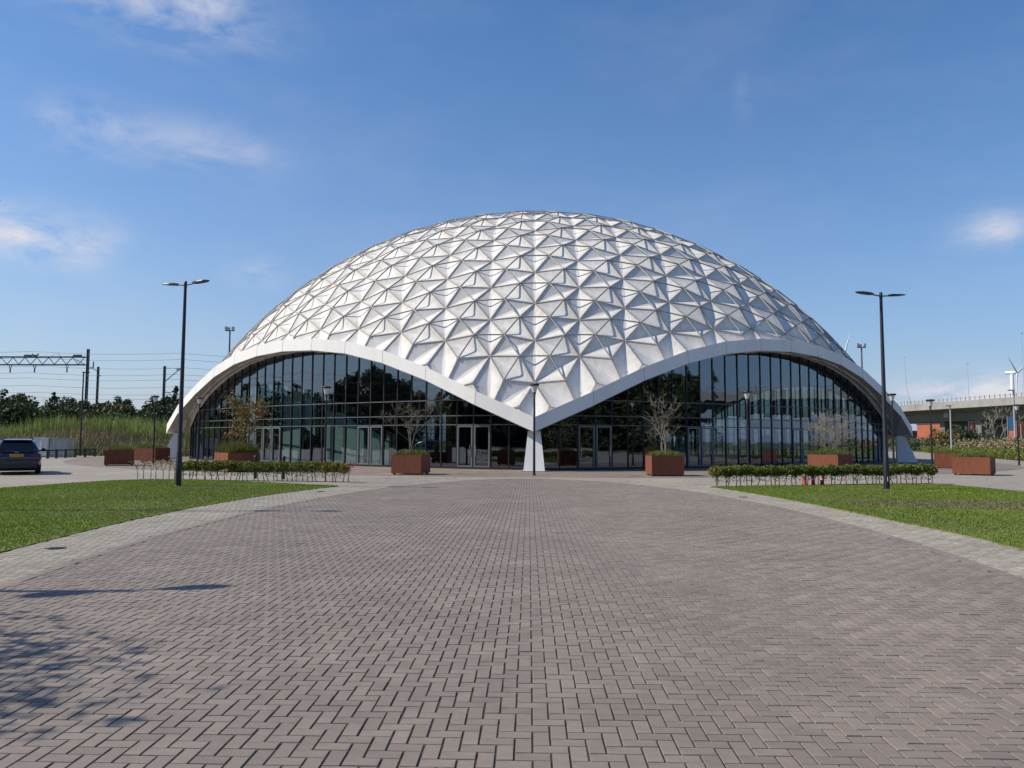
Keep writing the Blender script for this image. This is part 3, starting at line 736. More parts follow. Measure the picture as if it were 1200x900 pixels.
# ---------------------------------------------------------------- branch generator
def branches(base, h, spread, n_main, depth=3, seed=1, r0=.03, up=.75, tips=None, trunk_h=0., droop=0., minr=.004):
    rg = random.Random(seed); m = MB()
    def grow(p, d, ln, r, lv):
        k = 4; pts = [p]; q = p.copy(); dd = d.copy()
        for i in range(k):
            dd = (dd+Vector((rg.gauss(0,.16),rg.gauss(0,.16),rg.gauss(0,.12)-droop))).normalized(); q = q+dd*(ln/k); pts.append(q.copy())
        m.tube(pts, [max(minr, r*(1-.5*i/k)) for i in range(k+1)], 5 if r > .012 else 3, cap=False)
        if tips is not None and lv <= 1: tips.extend(pts[2:])
        if lv == 0: return
        for j in range(rg.randint(2,3) if lv > 1 else rg.randint(2,4)):
            t = rg.randint(2,4); side = Vector((rg.gauss(0,1),rg.gauss(0,1),rg.gauss(.45,.5))).normalized()
            grow(pts[t], (dd*.65+side*.75).normalized(), ln*rg.uniform(.5,.78), max(minr, r*.55), lv-1)
    b = Vector(base)
    if trunk_h: m.tube([b, b+Vector((0,0,trunk_h))], [r0*1.3, r0], 7); b = b+Vector((0,0,trunk_h))
    for i in range(n_main):
        a = 2*PI*i/n_main+rg.uniform(-.4,.4); d = Vector((math.cos(a)*spread, math.sin(a)*spread, up)).normalized()
        grow(b+Vector((rg.gauss(0,.03),rg.gauss(0,.03),0)), d, h*rg.uniform(.38,.5), r0, depth)
    return m

# ---------------------------------------------------------------- corten planters
def planter(loc, rz, wx, wy, h, label, mound=.06, dense=260):
    t = empty('corten_planter', loc, rz, label=label, cat='planter', group='rust-coloured square planters round the dome')
    th = .04; b = MB()
    b.box(-wx/2,wx/2,-wy/2,-wy/2+th,.06,h); b.box(-wx/2,wx/2,wy/2-th,wy/2,.06,h)
    b.box(-wx/2,-wx/2+th,-wy/2+th,wy/2-th,.06,h); b.box(wx/2-th,wx/2,-wy/2+th,wy/2-th,.06,h); b.box(-wx/2+th,wx/2-th,-wy/2+th,wy/2-th,.06,.10)
    b.build('steel_box', M['corten'], t)
    for sx in (-1,1):
        for sy in (-1,1): MB().box(sx*(wx/2-.12)-.06,sx*(wx/2-.12)+.06,sy*(wy/2-.12)-.06,sy*(wy/2-.12)+.06,0,.06).build('foot', M['black'], t)
    MB().box(-wx/2+th,wx/2-th,-wy/2+th,wy/2-th,.12,h-.05).build('soil', M['earth'], t)
    n = dense*6; P = np.c_[RNG.uniform(-wx/2+.05,wx/2-.05,n), RNG.uniform(-wy/2+.05,wy/2-.05,n), np.zeros(n)]
    e = 1-np.maximum(np.abs(P[:,0])/(wx/2), np.abs(P[:,1])/(wy/2)); P[:,2] = h-.05
    me = blades(P, mound+.10+mound*2.2*np.clip(e*2,0,1), .035, M['leafp'], 'tuft_planting', lean=.5); link('tuft_planting', me, t)
    return t
planter((-5.85,36.6,0), R(-10), 1.45,1.45,.92, 'rust planter with a thin twiggy tree left of the central leg, nearest the main doors')
planter((6.15,36.7,0), R(3), 1.5,1.5,.93, 'rust planter with a bare bushy shrub right of the central leg')
planter((-15.0,38.6,0), R(-45), 1.65,1.65,.95, 'rust planter with orange-leaved shrub and green tufts behind the left hedge', mound=.16, dense=420)
planter((15.6,41.2,0), R(43), 1.65,1.65,.95, 'rust planter with grey bare bush behind the right hedge', mound=.09)
planter((-25.4,46.6,0), R(28), 1.6,1.6,.93, 'dark rust planter left of the dome, nearer of the left pair', mound=.08)
planter((-28.2,56.0,0), R(-10), 2.0,1.7,.95, 'rust planter left of the dome, farther back than the dark rust one', mound=.08)
planter((26.3,49.7,0), R(-30), 1.65,1.65,.93, 'rust planter right of the dome, farther of the right pair and partly shaded')
planter((22.15,39.6,0), R(-39), 1.65,1.5,.88, 'rust planter right of the dome standing alone in the sun, nearer of the right pair', mound=.07)

# trees and shrubs in planters
def potted(loc, label, cat, bm_, mat, leaf=None, leafmat=None, nleaf=0, sz=.04, tips=None, seed=3, flat=.3, jit=.08):
    t = empty('potted_shrub' if cat == 'shrub' else 'potted_tree', loc, 0, label=label, cat=cat)
    bm_.build('branches', mat, t)
    if nleaf and tips:
        rg = np.random.default_rng(seed); T = np.array([tuple(p) for p in tips]); P = T[rg.integers(0,len(T),nleaf)]+rg.normal(0,jit,(nleaf,3))
        link('foliage', leaf_quads(P, sz, leafmat, 'foliage', flat, rg), t)
    return t
tp = []; b = branches((0,0,0), 3.1, .22, 3, 5, 5, .028, 1.2, tp, minr=.005)
potted((-5.85,36.6,.88), 'thin twiggy small tree with sparse leaves in the planter left of the central leg', 'tree', b, M['bark'], leafmat=M['leafo'], nleaf=420, sz=.035, tips=tp, jit=.05)
tp = []; b = branches((0,0,0), 3.2, .28, 4, 4, 14, .020, 1.15, tp, minr=.005)
potted((6.15,36.7,.88), 'pale bare shrub with many stiff twigs in the planter right of the central leg', 'shrub', b, M['barkp'], leafmat=M['leafo'], nleaf=160, sz=.03, tips=tp, jit=.05)
tp = []; b = branches((0,0,0), 3.3, .42, 4, 3, 21, .030, 1.1, tp)
potted((-15.0,38.6,.9), 'open shrub with orange and olive leaves in the planter behind the left hedge', 'shrub', b, M['bark'], leafmat=M['leafo'], nleaf=1700, sz=.075, tips=tp, jit=.12)
tp = []; b = branches((0,0,0), 2.7, .62, 12, 4, 33, .016, .95, tp, minr=.006)
potted((15.6,41.2,.9), 'wide grey leafless bush in the planter behind the right hedge', 'shrub', b, M['barkp'])

# ---------------------------------------------------------------- hedges on stems
def hedge(P0, P1, n, label, seed, hgt=.78):
    rg = np.random.default_rng(seed); P0 = Vector(P0); P1 = Vector(P1); t = empty('stemmed_hedge', (P0+P1)/2, 0, label=label, cat='hedge'); mid = (P0+P1)/2
    L = (P1-P0).length; d = (P1-P0).normalized(); nv = Vector((-d.y,d.x,0))
    shapes = []
    for i in range(5):
        x0 = rg.normal(0,.03); x1 = x0+rg.normal(0,.05); shapes.append(MB().tube([(x0,0,0),(x1,rg.normal(0,.02),.22),(x1+rg.normal(0,.03),0,.46)], [.017,.013,.010], 5).mesh('stem', M['barkd']))
    C = []
    for i in range(n):
        s = (i+.5)/n*L+rg.normal(0,.05); p = P0+d*s-mid+nv*rg.normal(0,.05)
        link('stem', shapes[i%5], t, p, (0,0,rg.uniform(0,6)))
        C.append((p, rg.uniform(.18,.28), rg.uniform(-.05,.05)))
    Q = []; S = []
    for p, r_, dz in C:
        for k in range(760):
            v = rg.normal(size=3); v /= np.linalg.norm(v); u = rg.random()**.45
            q = np.array([p.x,p.y,hgt-.22+dz])+v*u*np.array([r_*1.2,r_*1.1,.20]); Q.append(q)
    for p, r_, dz in C:
        for k in range(26): Q.append(np.array([p.x+rg.normal(0,.09),p.y+rg.normal(0,.07),rg.uniform(.16,hgt-.36)]))
    link('foliage', leaf_quads(np.array(Q), .042, M['leafh'], 'foliage', .25, rg), t)
    return t
hedge((-14.05,30.45,0), (-7.2,29.25,0), 34, 'low green hedge on thin bare stems behind the left lawn', 51)
hedge((6.25,27.75,0), (15.6,30.75,0), 42, 'low green hedge on thin bare stems behind the right lawn', 52)
# dried seedlings at the left end of the hedge
for i in range(8):
    x = -15.95+i*.27+random.uniform(-.05,.05); tp = []
    bm_ = branches((0,0,0), .75, .25, 2, 1, 60+i, .012, 1.0, tp, trunk_h=.34)
    t = empty('dried_hedge_plant', (x, 30.72-i*.03, 0), 0, label='withered brown hedge plant left of the green hedge, '+['leftmost','second from the left','third from the left','fourth from the left','fourth from the right','third from the right','second from the right','rightmost'][i]+' of eight', cat='plant', group='withered plants at the left end of the left hedge')
    bm_.build('stem', M['barkd'], t)
    rg = np.random.default_rng(i); T = np.array([tuple(p) for p in tp]); T = T[T[:,2] > .3] if (T[:,2] > .3).any() else T
    link('foliage', leaf_quads(T[rg.integers(0,len(T),70)]+rg.normal(0,.035,(70,3)), .035, M['leafo'], 'foliage', .2, rg), t)
tp = []; bm_ = branches((0,0,0), .7, .25, 2, 1, 90, .012, 1.0, tp, trunk_h=.30)
t = empty('red_leaved_seedling', (-7.05,29.2,0), 0, label='small reddish seedling at the right tip of the left hedge', cat='plant'); bm_.build('stem', M['barkd'], t)
T = np.array([tuple(p) for p in tp]); link('foliage', leaf_quads(T[RNG.integers(0,len(T),60)]+RNG.normal(0,.04,(60,3)), .04, M['red'], 'foliage', .2), t)
# black posts behind the left hedge, red posts behind the right one
for x, y, lb in [(-11.5,31.6,'black bollard behind the left hedge, left of two'),(-10.2,31.2,'black bollard behind the left hedge, right of two')]:
    t = empty('bollard', (x,y,0), 0, label=lb, cat='bollard', group='black bollards behind the left hedge')
    MB().tube([(0,0,0),(0,0,.92)], .065, 12).build('post', M['black'], t); MB().lathe([(.075,.88),(.075,.93),(.0,.95)], 12).build('cap', M['black'], t)
for x, y, h, lb in [(10.15,29.35,.74,'tallest red and white striped post behind the right hedge'),(10.50,29.45,.40,'short red post behind the right hedge, middle of three'),(10.85,29.5,.40,'short dull red post behind the right hedge, rightmost of three')]:
    t = empty('red_post', (x,y,0), 0, label=lb, cat='marker post')
    MB().lathe([(.085,0),(.085,.03),(.07,.05),(.065,h*.5),(.055,h),(.0,h+.02)], 12).build('post', M['red'], t)
    MB().lathe([(.069,h*.45),(.066,h*.62)], 12).build('white_band', M['white_p'], t)

# ---------------------------------------------------------------- cabinets and rail
t = empty('electrical_cabinet', (-42.4,66.2,0), R(4), label='light grey electrical cabinet with a notice on its front standing before the reeds', cat='cabinet'); t.scale = (.78,.78,1)
MB().box(-1.3,.22,-.6,.6,.08,1.66).build('body', M['cabinet'], t)
for x0 in (-1.27,-.77,-.27): MB().box(x0,x0+.46,-.63,-.602,.15,1.56).build('door', M['cabinet'], t)
MB().box(-.62,-.42,-.66,-.632,.5,1.4).build('notice', M['white_p'], t)
MB().box(-1.35,.26,-.66,.65,1.66,1.72).build('lid', M['cabinet'], t); MB().box(-1.25,.15,-.55,.55,0,.08).build('plinth', M['kerb'], t)
t = empty('transformer_kiosk', (-42.4,66.2,0), R(4), label='wide plain grey kiosk box joined behind the right of the white cabinet', cat='kiosk'); t.scale = (.78,.78,1)
MB().box(.30,2.25,-.35,1.1,.0,1.62).build('body', M['kiosk'], t); MB().box(.27,2.30,-.40,1.15,1.62,1.68).build('lid', M['kiosk'], t)
for k in range(3): MB().box(.36+k*.62,.93+k*.62,-.375,-.352,.15,1.5).build('door', M['kiosk'], t)
t = empty('knee_rail', (-39.3,61.0,0), 0, label='low black knee rail in front of the grey cabinets and reeds', cat='rail')
prs = [Vector((.35,-1.4,0)),Vector((.25,-.1,0)),Vector((.15,1.2,0)),Vector((.05,2.6,0)),Vector((-.1,4.2,0)),Vector((-.3,6.0,0)),Vector((-.6,8.0,0))]
for p in prs: MB().box(p.x-.07,p.x+.07,p.y-.07,p.y+.07,0,.75).build('post', M['black'], t)
for a, b in zip(prs,prs[1:]): MB().bar(a+Vector((0,0,.66)), b+Vector((0,0,.66)), .09, .11).build('rail', M['black'], t)

# ---------------------------------------------------------------- car
def car(loc, rz):
    t = empty('estate_car', loc, rz, label='dark navy estate car parked at the left photo edge, yellow number plate', cat='car')
    # x across, y along (rear at -y), rings of half width profile
    def loft(secs, mat, name, half):
        m = MB(); n = len(half(secs[0])); vs = []
        for s in secs: vs += [(x,s[0],z) for x, z in half(s)]
        fs = [(i*n+j, i*n+(j+1)%n, (i+1)*n+(j+1)%n, (i+1)*n+j) for i in range(len(secs)-1) for j in range(n)]
        fs += [tuple(range(n))[::-1], tuple((len(secs)-1)*n+j for j in range(n))]
        m.add(vs, fs, True); o = m.build(name, mat, t)
        md = o.modifiers.new('bevel','SUBSURF'); md.levels = md.render_levels = 2; md.subdivision_type = 'CATMULL_CLARK'; return o
    # (y, halfwidth, zbottom, zshoulder)
    body = [(-2.36,.80,.42,.72),(-2.34,.86,.36,.80),(-2.25,.92,.30,.98),(-2.05,.955,.27,1.02),(-1.2,.965,.25,1.01),(0,.96,.24,.99),(1.2,.955,.25,.96),(1.9,.93,.27,.90),(2.25,.86,.30,.80),(2.36,.74,.36,.66)]
    def hb(s):
        y,w_,a,b_ = s; m_ = (a+b_)/2
        r = [(w_*.80,a),(w_*.96,a+.08),(w_,m_),(w_*.985,b_-.10),(w_*.90,b_),(w_*.55,b_+.015)]
        return r+[(-x,z) for x,z in r[::-1]]
    loft(body, M['carp'], 'body', hb)
    cab = [(-2.16,.72,.97,1.12),(-2.02,.70,.97,1.36),(-1.80,.66,.97,1.52),(-1.5,.65,.97,1.575),(-.6,.65,.97,1.60),(.2,.65,.97,1.575),(.8,.60,.97,1.30),(1.15,.56,.95,1.02)]
    def hc(s):
        y,w_,a,b_ = s; k = (b_-a)
        r = [(w_+.20,a),(w_+.17,a+k*.25),(w_+.06,a+k*.72),(w_-.02,a+k*.93),(w_-.16,b_),(w_*.3,b_+.008)]
        return r+[(-x,z) for x,z in r[::-1]]
    loft(cab, M['carp'], 'roof', hc)
    MB().add([(-.66,-2.235,1.06),(.66,-2.235,1.06),(.56,-1.985,1.45),(-.56,-1.985,1.45),(-.62,-2.10,1.06),(.62,-2.10,1.06),(.52,-1.87,1.45),(-.52,-1.87,1.45)],
             [(0,1,2,3),(7,6,5,4),(0,4,5,1),(1,5,6,2),(2,6,7,3),(3,7,4,0)]).build('rear_window', M['carg'], t)
    MB().box(-.58,.58,-2.07,-1.78,1.50,1.545).build('roof_spoiler', M['carp'], t)
    for s in (-1,1):
        MB().add([(s*.832,-1.75,1.06),(s*.832,.6,1.04),(s*.70,.15,1.45),(s*.70,-1.55,1.45),(s*.80,-1.75,1.06),(s*.80,.6,1.04),(s*.67,.15,1.45),(s*.67,-1.55,1.45)],
                 [(0,1,2,3),(7,6,5,4),(0,4,5,1),(1,5,6,2),(2,6,7,3),(3,7,4,0)]).build('side_window', M['carg'], t)
        MB().tube([(s*.56,-1.6,1.56),(s*.57,-1.4,1.625),(s*.57,.0,1.625),(s*.56,.2,1.57)], .014, 6).build('roof_rail', M['black'], t)
        MB().add([(s*.50,-2.385,.82),(s*.905,-2.30,.80),(s*.90,-2.27,.93),(s*.50,-2.36,.90),(s*.50,-2.30,.82),(s*.90,-2.18,.80),(s*.90,-2.15,.93),(s*.50,-2.28,.90)],
                 [(0,1,2,3),(7,6,5,4),(0,4,5,1),(1,5,6,2),(2,6,7,3),(3,7,4,0)]).build('tail_light', M['tail'], t)
        MB().box(s*.70-.09,s*.70+.09,-2.40,-2.36,.44,.49).build('reflector', M['tail'], t)
        MB().add([(s*.93,.55,1.0),(s*1.10,.50,1.0),(s*1.10,.50,1.14),(s*.93,.55,1.14),(s*.93,.70,1.0),(s*1.08,.66,1.0),(s*1.08,.66,1.14),(s*.93,.70,1.14)],
                 [(0,1,2,3),(7,6,5,4),(0,4,5,1),(1,5,6,2),(2,6,7,3),(3,7,4,0)]).build('mirror', M['carp'], t)
        for yy in (-1.45,1.42):
            wm = MB(); prof = [(.20,-.11),(.33,-.115),(.365,-.08),(.372,0),(.365,.08),(.33,.115),(.20,.11)]; n = 22; vs = []
            for r_, x in prof:
                for j in range(n): a = 2*PI*j/n; vs.append((s*.83+x, yy+r_*math.cos(a), .372+r_*math.sin(a)))
            wm.add(vs, [(i*n+j,i*n+(j+1)%n,(i+1)*n+(j+1)%n,(i+1)*n+j) for i in range(6) for j in range(n)], True)
            wh = wm.build('wheel', M['rubber'], t)
            rm = MB(); 
            for q in range(5):
                a = 2*PI*q/5; rm.bar((s*(.83+.09),yy,.372),(s*(.83+.09),yy+.22*math.cos(a),.372+.22*math.sin(a)),.05,.06,up=(1,0,0))
            rm.build('rim', M['chrome'], wh)
    MB().box(-.26,.26,-2.405,-2.375,.80,.91).build('number_plate', M['plate'], t)
    pl_ = MB()
    for k in range(8):
        if k in (2,5): pl_.box(-.205+k*.052,-.180+k*.052,-2.409,-2.405,.85,.858)
        else:
            x0 = -.212+k*.052; pl_.box(x0,x0+.010,-2.409,-2.405,.825,.885); pl_.box(x0+.026,x0+.036,-2.409,-2.405,.825,.885); pl_.box(x0+.010,x0+.026,-2.409,-2.405,.850+.02*(k%2),.860+.02*(k%2))
    pl_.build('plate_characters', M['ink'], t)
    MB().box(-.09,.09,-2.40,-2.37,.985,1.01).build('badge', M['chrome'], t)
    MB().box(-.78,.78,-2.385,-2.20,.30,.50).build('bumper_lower', M['black'], t)
    MB().box(-.85,.85,-2.0,2.0,.16,.30).build('underbody', M['rubber'], t)
    return t
car((-24.25,35.6,0), R(33))

# ---------------------------------------------------------------- left bank: berm, reeds, trees
def berm_z(x, y):
    t_ = np.clip((y-73-np.clip((-40-x)*0.04,0,3))/14., 0, 1); return 1.7*t_*t_*(3-2*t_)
xs = np.linspace(-170,-27,44); ys = np.linspace(70,150,30); V = []; 
for y in ys:
    for x in xs: V.append((x,y,float(berm_z(x,y))-.05+(.0 if y > 71 else -.1)))
F = [(j*44+i,j*44+i+1,(j+1)*44+i+1,(j+1)*44+i) for j in range(29) for i in range(43)]
MB().add(V,F,True).build('embankment', M['earth'], kind='structure')
n = 15000; x = RNG.uniform(-110,-25,n); y = RNG.uniform(74,85,n)-np.clip((x+45)*.25,0,4); P = np.c_[x,y,berm_z(x,y)-.05]
rb = link('brown_reeds', blades(P, 1.25*(1+.25*np.sin(x*.35)), .16, M['reedb'], 'brown_reeds', lean=.25), kind='stuff')
tag(rb, 'brown and olive dry reeds in front of the green reed bed left of the dome', 'reeds', kind='stuff')
n = 26000; x = RNG.uniform(-120,-24,n); y = RNG.uniform(85,97,n); P = np.c_[x,y,berm_z(x,y)-.05]
rb = link('green_reeds', blades(P, (1.85+.30*np.sin(x*.21)+.25*np.sin(x*.9+1.3)+.35*RNG.random(n)**3*2)*np.where(np.abs(x+62)<3,.6,1), .15, M['reed'], 'green_reeds', lean=.16), kind='stuff')
tag(rb, 'tall bright green reed bed on the bank before the dark trees', 'reeds', kind='stuff')

def clump_cloud(centres, radii, per, size, rng, squash=.85):
    out = []
    for c, r_ in zip(centres, radii):
        k = int(per*r_*r_); v = rng.normal(size=(k,3)); v /= np.linalg.norm(v,axis=1)[:,None]; u = rng.random(k)[:,None]**.4
        out.append(np.array(c)+v*u*np.array([r_,r_,r_*squash]))
    return np.concatenate(out)
def treeline(path, hts, name, mat, label, seed, size=.33, depth=5, per=120, dens=1.0):
    rng = np.random.default_rng(seed); C = []; Rr = []
    path = np.array(path,float); seg = np.r_[0,np.cumsum(np.hypot(*np.diff(path,axis=0).T))]; L = seg[-1]
    nb = int(L/1.5*dens)
    for i in range(nb):
        s = rng.uniform(0,L); x = np.interp(s,seg,path[:,0]); y = np.interp(s,seg,path[:,1]); hh = np.interp(s,seg,hts)*(1+.09*math.sin(s*.31+seed)+.06*math.sin(s*.83))*rng.uniform(.88,1.05)
        r_ = rng.uniform(1.3,2.5)*min(1.6,hh/7)
        dx, dy = rng.normal(0,depth/2.5,2)
        for zz in np.arange(r_*.6, hh-r_*.7, r_*1.25): C.append((x+dx+rng.normal(0,.8),y+dy+rng.normal(0,.8),zz)); Rr.append(r_*rng.uniform(.8,1.15))
        C.append((x+dx,y+dy,hh-r_*.75)); Rr.append(r_*.8)
        if rng.random() < .6: C.append((x+dx+rng.normal(0,.5),y+dy,hh-.1)); Rr.append(r_*.35)
    P = clump_cloud(C,Rr,per,size,rng); P = P[P[:,2] > -.2]
    o = link(name, leaf_quads(P, size, mat, name, .1, rng), kind='stuff'); tag(o, label, 'trees', kind='stuff'); return o
treeline([(-22,128),(-45,124),(-62,118),(-80,114),(-100,108),(-122,96)], [7.2,7.4,7.0,7.5,6.9,7.2], 'tree_belt', M['leafd'], 'dark green belt of dense trees along the railway left of the dome', 3, dens=3.0, size=.26, per=170)
treeline([(-122,96),(-135,70),(-132,40),(-124,10),(-112,-20),(-98,-50),(-74,-72),(-52,-86)], [9,13,11,16,12,17,14,13], 'tree_belt', M['leafd'], 'tall trees beyond the left photo edge, mirrored in the left glass front', 5, size=.4, per=80, depth=7)
treeline([(-46,-90),(-20,-100),(10,-104),(40,-98),(70,-80),(90,-50)], [13,12,13,12,13,12], 'tree_belt', M['leafd'], 'tall trees behind the photographer, mirrored in the right glass front', 6, size=.5, per=60, depth=7)
treeline([(52,-60),(66,-35),(76,-12),(84,10),(90,26)], [17,18,17,16,12], 'tree_belt', M['leafd'], 'tall trees beyond the right photo edge, mirrored in the right glass front', 16, size=.45, per=80, depth=6, dens=1.6)
treeline([(-27,116),(-50,108),(-75,102),(-105,92)], [5.6,5.6,5.8,5.8], 'bush_belt', M['leafd'], 'lower dark bushes filling the foot of the tree belt left of the dome', 13, dens=2.6, depth=2, size=.32, per=90)
treeline([(-78,110),(-70,109),(-58,110)], [6.0,6.4,6.0], 'olive_bushes', material('olive_leaf', (.055,.065,.016), .7, (.085,.085,.022), .5, obj_var=.3, trans=.15), 'olive green bushes in front of the dark tree belt beside the railway mast', 8, depth=2, dens=1.6, per=110)

# single trees that stand out
def tree(loc, h, cr, label, kind='round', seed=1, mat=None, group=None, size=.28, per=110):
    rng = np.random.default_rng(seed); t = empty('conifer_tree' if kind == 'conifer' else 'leafy_tree', loc, rng.uniform(0,6), label=label, cat='tree', group=group)
    tr = MB(); tr.tube([(0,0,0),(.05*h*.2,0,h*.35),(0,.04*h*.2,h*.65),(0,0,h*.92)], [h*.022,h*.017,h*.011,h*.004], 8)
    for i in range(9):
        a = rng.uniform(0,6.28); z = h*rng.uniform(.3,.75); q = cr*.8
        tr.tube([(0,0,z),(q*.45*math.cos(a),q*.45*math.sin(a),z+h*.08),(q*math.cos(a),q*math.sin(a),z+h*.16)], [h*.008,h*.005,h*.002], 5)
    tr.build('trunk', M['barkd'], t)
    C = []; Rr = []
    if kind == 'conifer':
        for i in range(60):
            f_ = rng.random()**.8; z = h*(.12+.86*f_); r_ = cr*(1-f_)*rng.uniform(.5,1.05); a = rng.uniform(0,6.28); C.append((r_*math.cos(a),r_*math.sin(a),z)); Rr.append(max(.28,cr*.28*(1.15-f_)))
    else:
        for i in range(46):
            v = rng.normal(size=3); v /= np.linalg.norm(v); u = rng.random()**.5
            C.append((v[0]*u*cr, v[1]*u*cr, h*.62+v[2]*u*h*.34)); Rr.append(cr*rng.uniform(.2,.36))
    P = clump_cloud(C,Rr,per,size,rng); link('crown', leaf_quads(P, size, mat or M['leafd'], 'crown', .2, rng), t); return t
tree((-43.5,92,1.4), 6.6, 1.9, 'dark conifer rising beside the left arch end behind the post lamp', 'conifer', 4, M['leafc'], size=.2, per=200)
tree((-46.5,95,1.5), 5.2, 1.8, 'smaller dark conifer left of the tall one beside the left arch end', 'conifer', 5, M['leafc'], size=.2, per=200)
tree((-70.6,111,1.0), 7.6, 2.6, 'dark pointed tree standing above the tree belt left of the railway mast', 'conifer', 6, M['leafd'], size=.26, per=150)
tree((-76.5,112,1.0), 5.6, 2.6, 'round dark tree at the highest part of the tree belt', 'round', 7)
# tree whose shadow falls in from the left
tree((-9.8,4.65,0), 5.9, 2.2, 'leafy tree left of the photo, with its dappled shadow on the bricks', 'round', 9, M['leafd'], size=.09, per=190)

# ---------------------------------------------------------------- railway
def mast(loc, h, w_, label, extra=None):
    t = empty('catenary_mast', loc, 0, label=label, cat='railway mast')
    for s in (-1,1): MB().box(s*w_/2-.035,s*w_/2+.035,-w_/2,w_/2,0,h).build('flange', M['steel'], t)
    m = MB().box(-w_/2+.035,w_/2-.035,-.03,.03,0,h-.02); m.build('web', M['steel'], t); return t
t = empty('railway_gantry', (-77.1,130,0), 0, label='lattice railway gantry reaching left from its mast above the tree belt', cat='railway gantry')
for s in (-1,1): MB().box(s*.15-.04,s*.15+.04,-.17,.17,0,17.1).build('mast_flange', M['steel'], t)
MB().box(-.11,.11,-.03,.03,0,17.05).build('mast_web', M['steel'], t)
for yy in (-.4,.4):
    MB().bar((-.3,yy,15.7),(-46,yy,15.7),.13,.17).build('top_chord', M['steel'], t)
    MB().bar((-.3,yy,14.35),(-46,yy,14.35),.13,.17).build('bottom_chord', M['steel'], t)
k = 0; x = -.6
while x > -45:
    MB().bar((x,0,15.62),(x-1.05,0,14.43),.09,.09).build('diagonal', M['steel'], t); MB().bar((x-1.05,0,14.43),(x-2.1,0,15.62),.09,.09).build('diagonal', M['steel'], t); x -= 2.1
MB().box(-46.3,-45.9,-.25,.25,0,16.6).build('mast_flange', M['steel'], t)
for x in (-3.6,-9.3,-13.6,-20.5,-27,-33,-40):
    MB().bar((x-.25,0,14.3),(x,0,13.5),.09).bar((x+.25,0,14.3),(x,0,13.5),.09).tube([(x,0,13.6),(x,0,13.0)],.12,6).build('wire_hanger', M['steel'], t)
for x, w_ in ((-1.6,.9),(-2.3,.6),(-10.6,1.2),(-9.4,.6)): MB().box(x-w_/2,x+w_/2,-.15,.15,15.78,16.1).build('insulator_tray', M['steel'], t)
MB().tube([(-5.6+.75*math.cos(a),0,15.75+.55*math.sin(a)) for a in np.linspace(0,PI,9)], .04, 5).build('pipe_loop', M['steel_l'], t)
MB().bar((.2,0,13.6),(1.0,0,14.0),.08).tube([(1.0,0,13.8),(1.0,0,14.9)],.11,6).build('side_insulator', M['steel'], t)
for i,(dx,z) in enumerate([(-9.9,15.8),(-8.8,15.8),(-8.5,15.8)]):
    b_ = empty('perched_bird', (-77.1+dx-.2*i,130,z), random.uniform(0,3), label=['dark bird perched on the gantry, left of the group','dark bird perched on the gantry, middle of the group','dark bird perched on the gantry, right of the group'][i], cat='bird')
    MB().tube([(-.30,0,.06),(-.12,0,.14),(.02,0,.24),(.11,0,.40),(.13,0,.50),(.24,0,.50)],[.03,.09,.13,.09,.07,.015],8).build('body', M['black'], b_)
m2 = mast((-78.1,135,0), 14.5, .27, 'shorter railway mast just right of the gantry mast')
MB().bar((0,0,13.6),(-1.8,-4,15.4),.09).build('bracket_arm', M['steel'], m2); MB().tube([(.2,0,12.9),(.5,0,12.9)],.1,6).build('insulator', M['steel'], m2)
m3 = mast((-58.7,120,0), 13.2, .27, 'railway mast with a slanted arm and lamp left of the dome arch')
MB().bar((.2,0,10.8),(2.3,0,12.6),.10).bar((.2,0,12.9),(2.6,0,12.75),.05).build('bracket_arm', M['steel'], m3); MB().box(2.0,2.9,-.2,.2,12.5,12.85).build('lamp_head', M['steel_l'], m3)
MB().tube([(.2,0,9.0),(1.0,0,9.0),(2.4,0,9.2)],.05,5).build('registration_arm', M['steel'], m3)
def wire(pts, sag, label, r_=.022):
    P = []
    for (a, b) in zip(pts, pts[1:]):
        a = Vector(a); b = Vector(b)
        for i in range(9): q = a.lerp(b, i/8); q.z -= sag*4*(i/8)*(1-i/8); P.append(q)
    return tag(MB().tube(P, r_, 4, cap=False).build('overhead_wire', M['wire']), label, 'overhead wire', 'railway overhead wires')
for i, (z0, y0) in enumerate([(16.9,130),(15.9,131),(13.1,129.5),(12.2,129.5),(11.0,131),(9.9,133),(14.6,133),(8.9,130)]):
    wire([(-150,y0+8,z0+.4),(-88,y0+2,z0),(-58.5,y0-6,z0*.93),(-20,y0-2,z0*.85)], .35, 'thin dark overhead railway wire left of the dome, '+['topmost of eight','second from the top, over the gantry','fourth from the top, below the gantry','fifth from the top','sixth from the top','seventh from the top','third from the top, at gantry height','lowest, just above the trees'][i])
# mast and wires on the left mirrored in the glass
mast((-105,40,0), 14.5, .45, 'railway mast beyond the left photo edge, mirrored in the left glass front')
mast((-101,5,0), 14.5, .45, 'second railway mast beyond the left photo edge, mirrored in the left glass front')
for i, z in enumerate((13.8,12.6,10.2,8.9)): wire([(-122,100,z),(-105,40,z),(-101,5,z),(-92,-45,z)], .5, ['highest','second highest','second lowest','lowest'][i]+' overhead wire beyond the left photo edge, mirrored in the glass', .03)

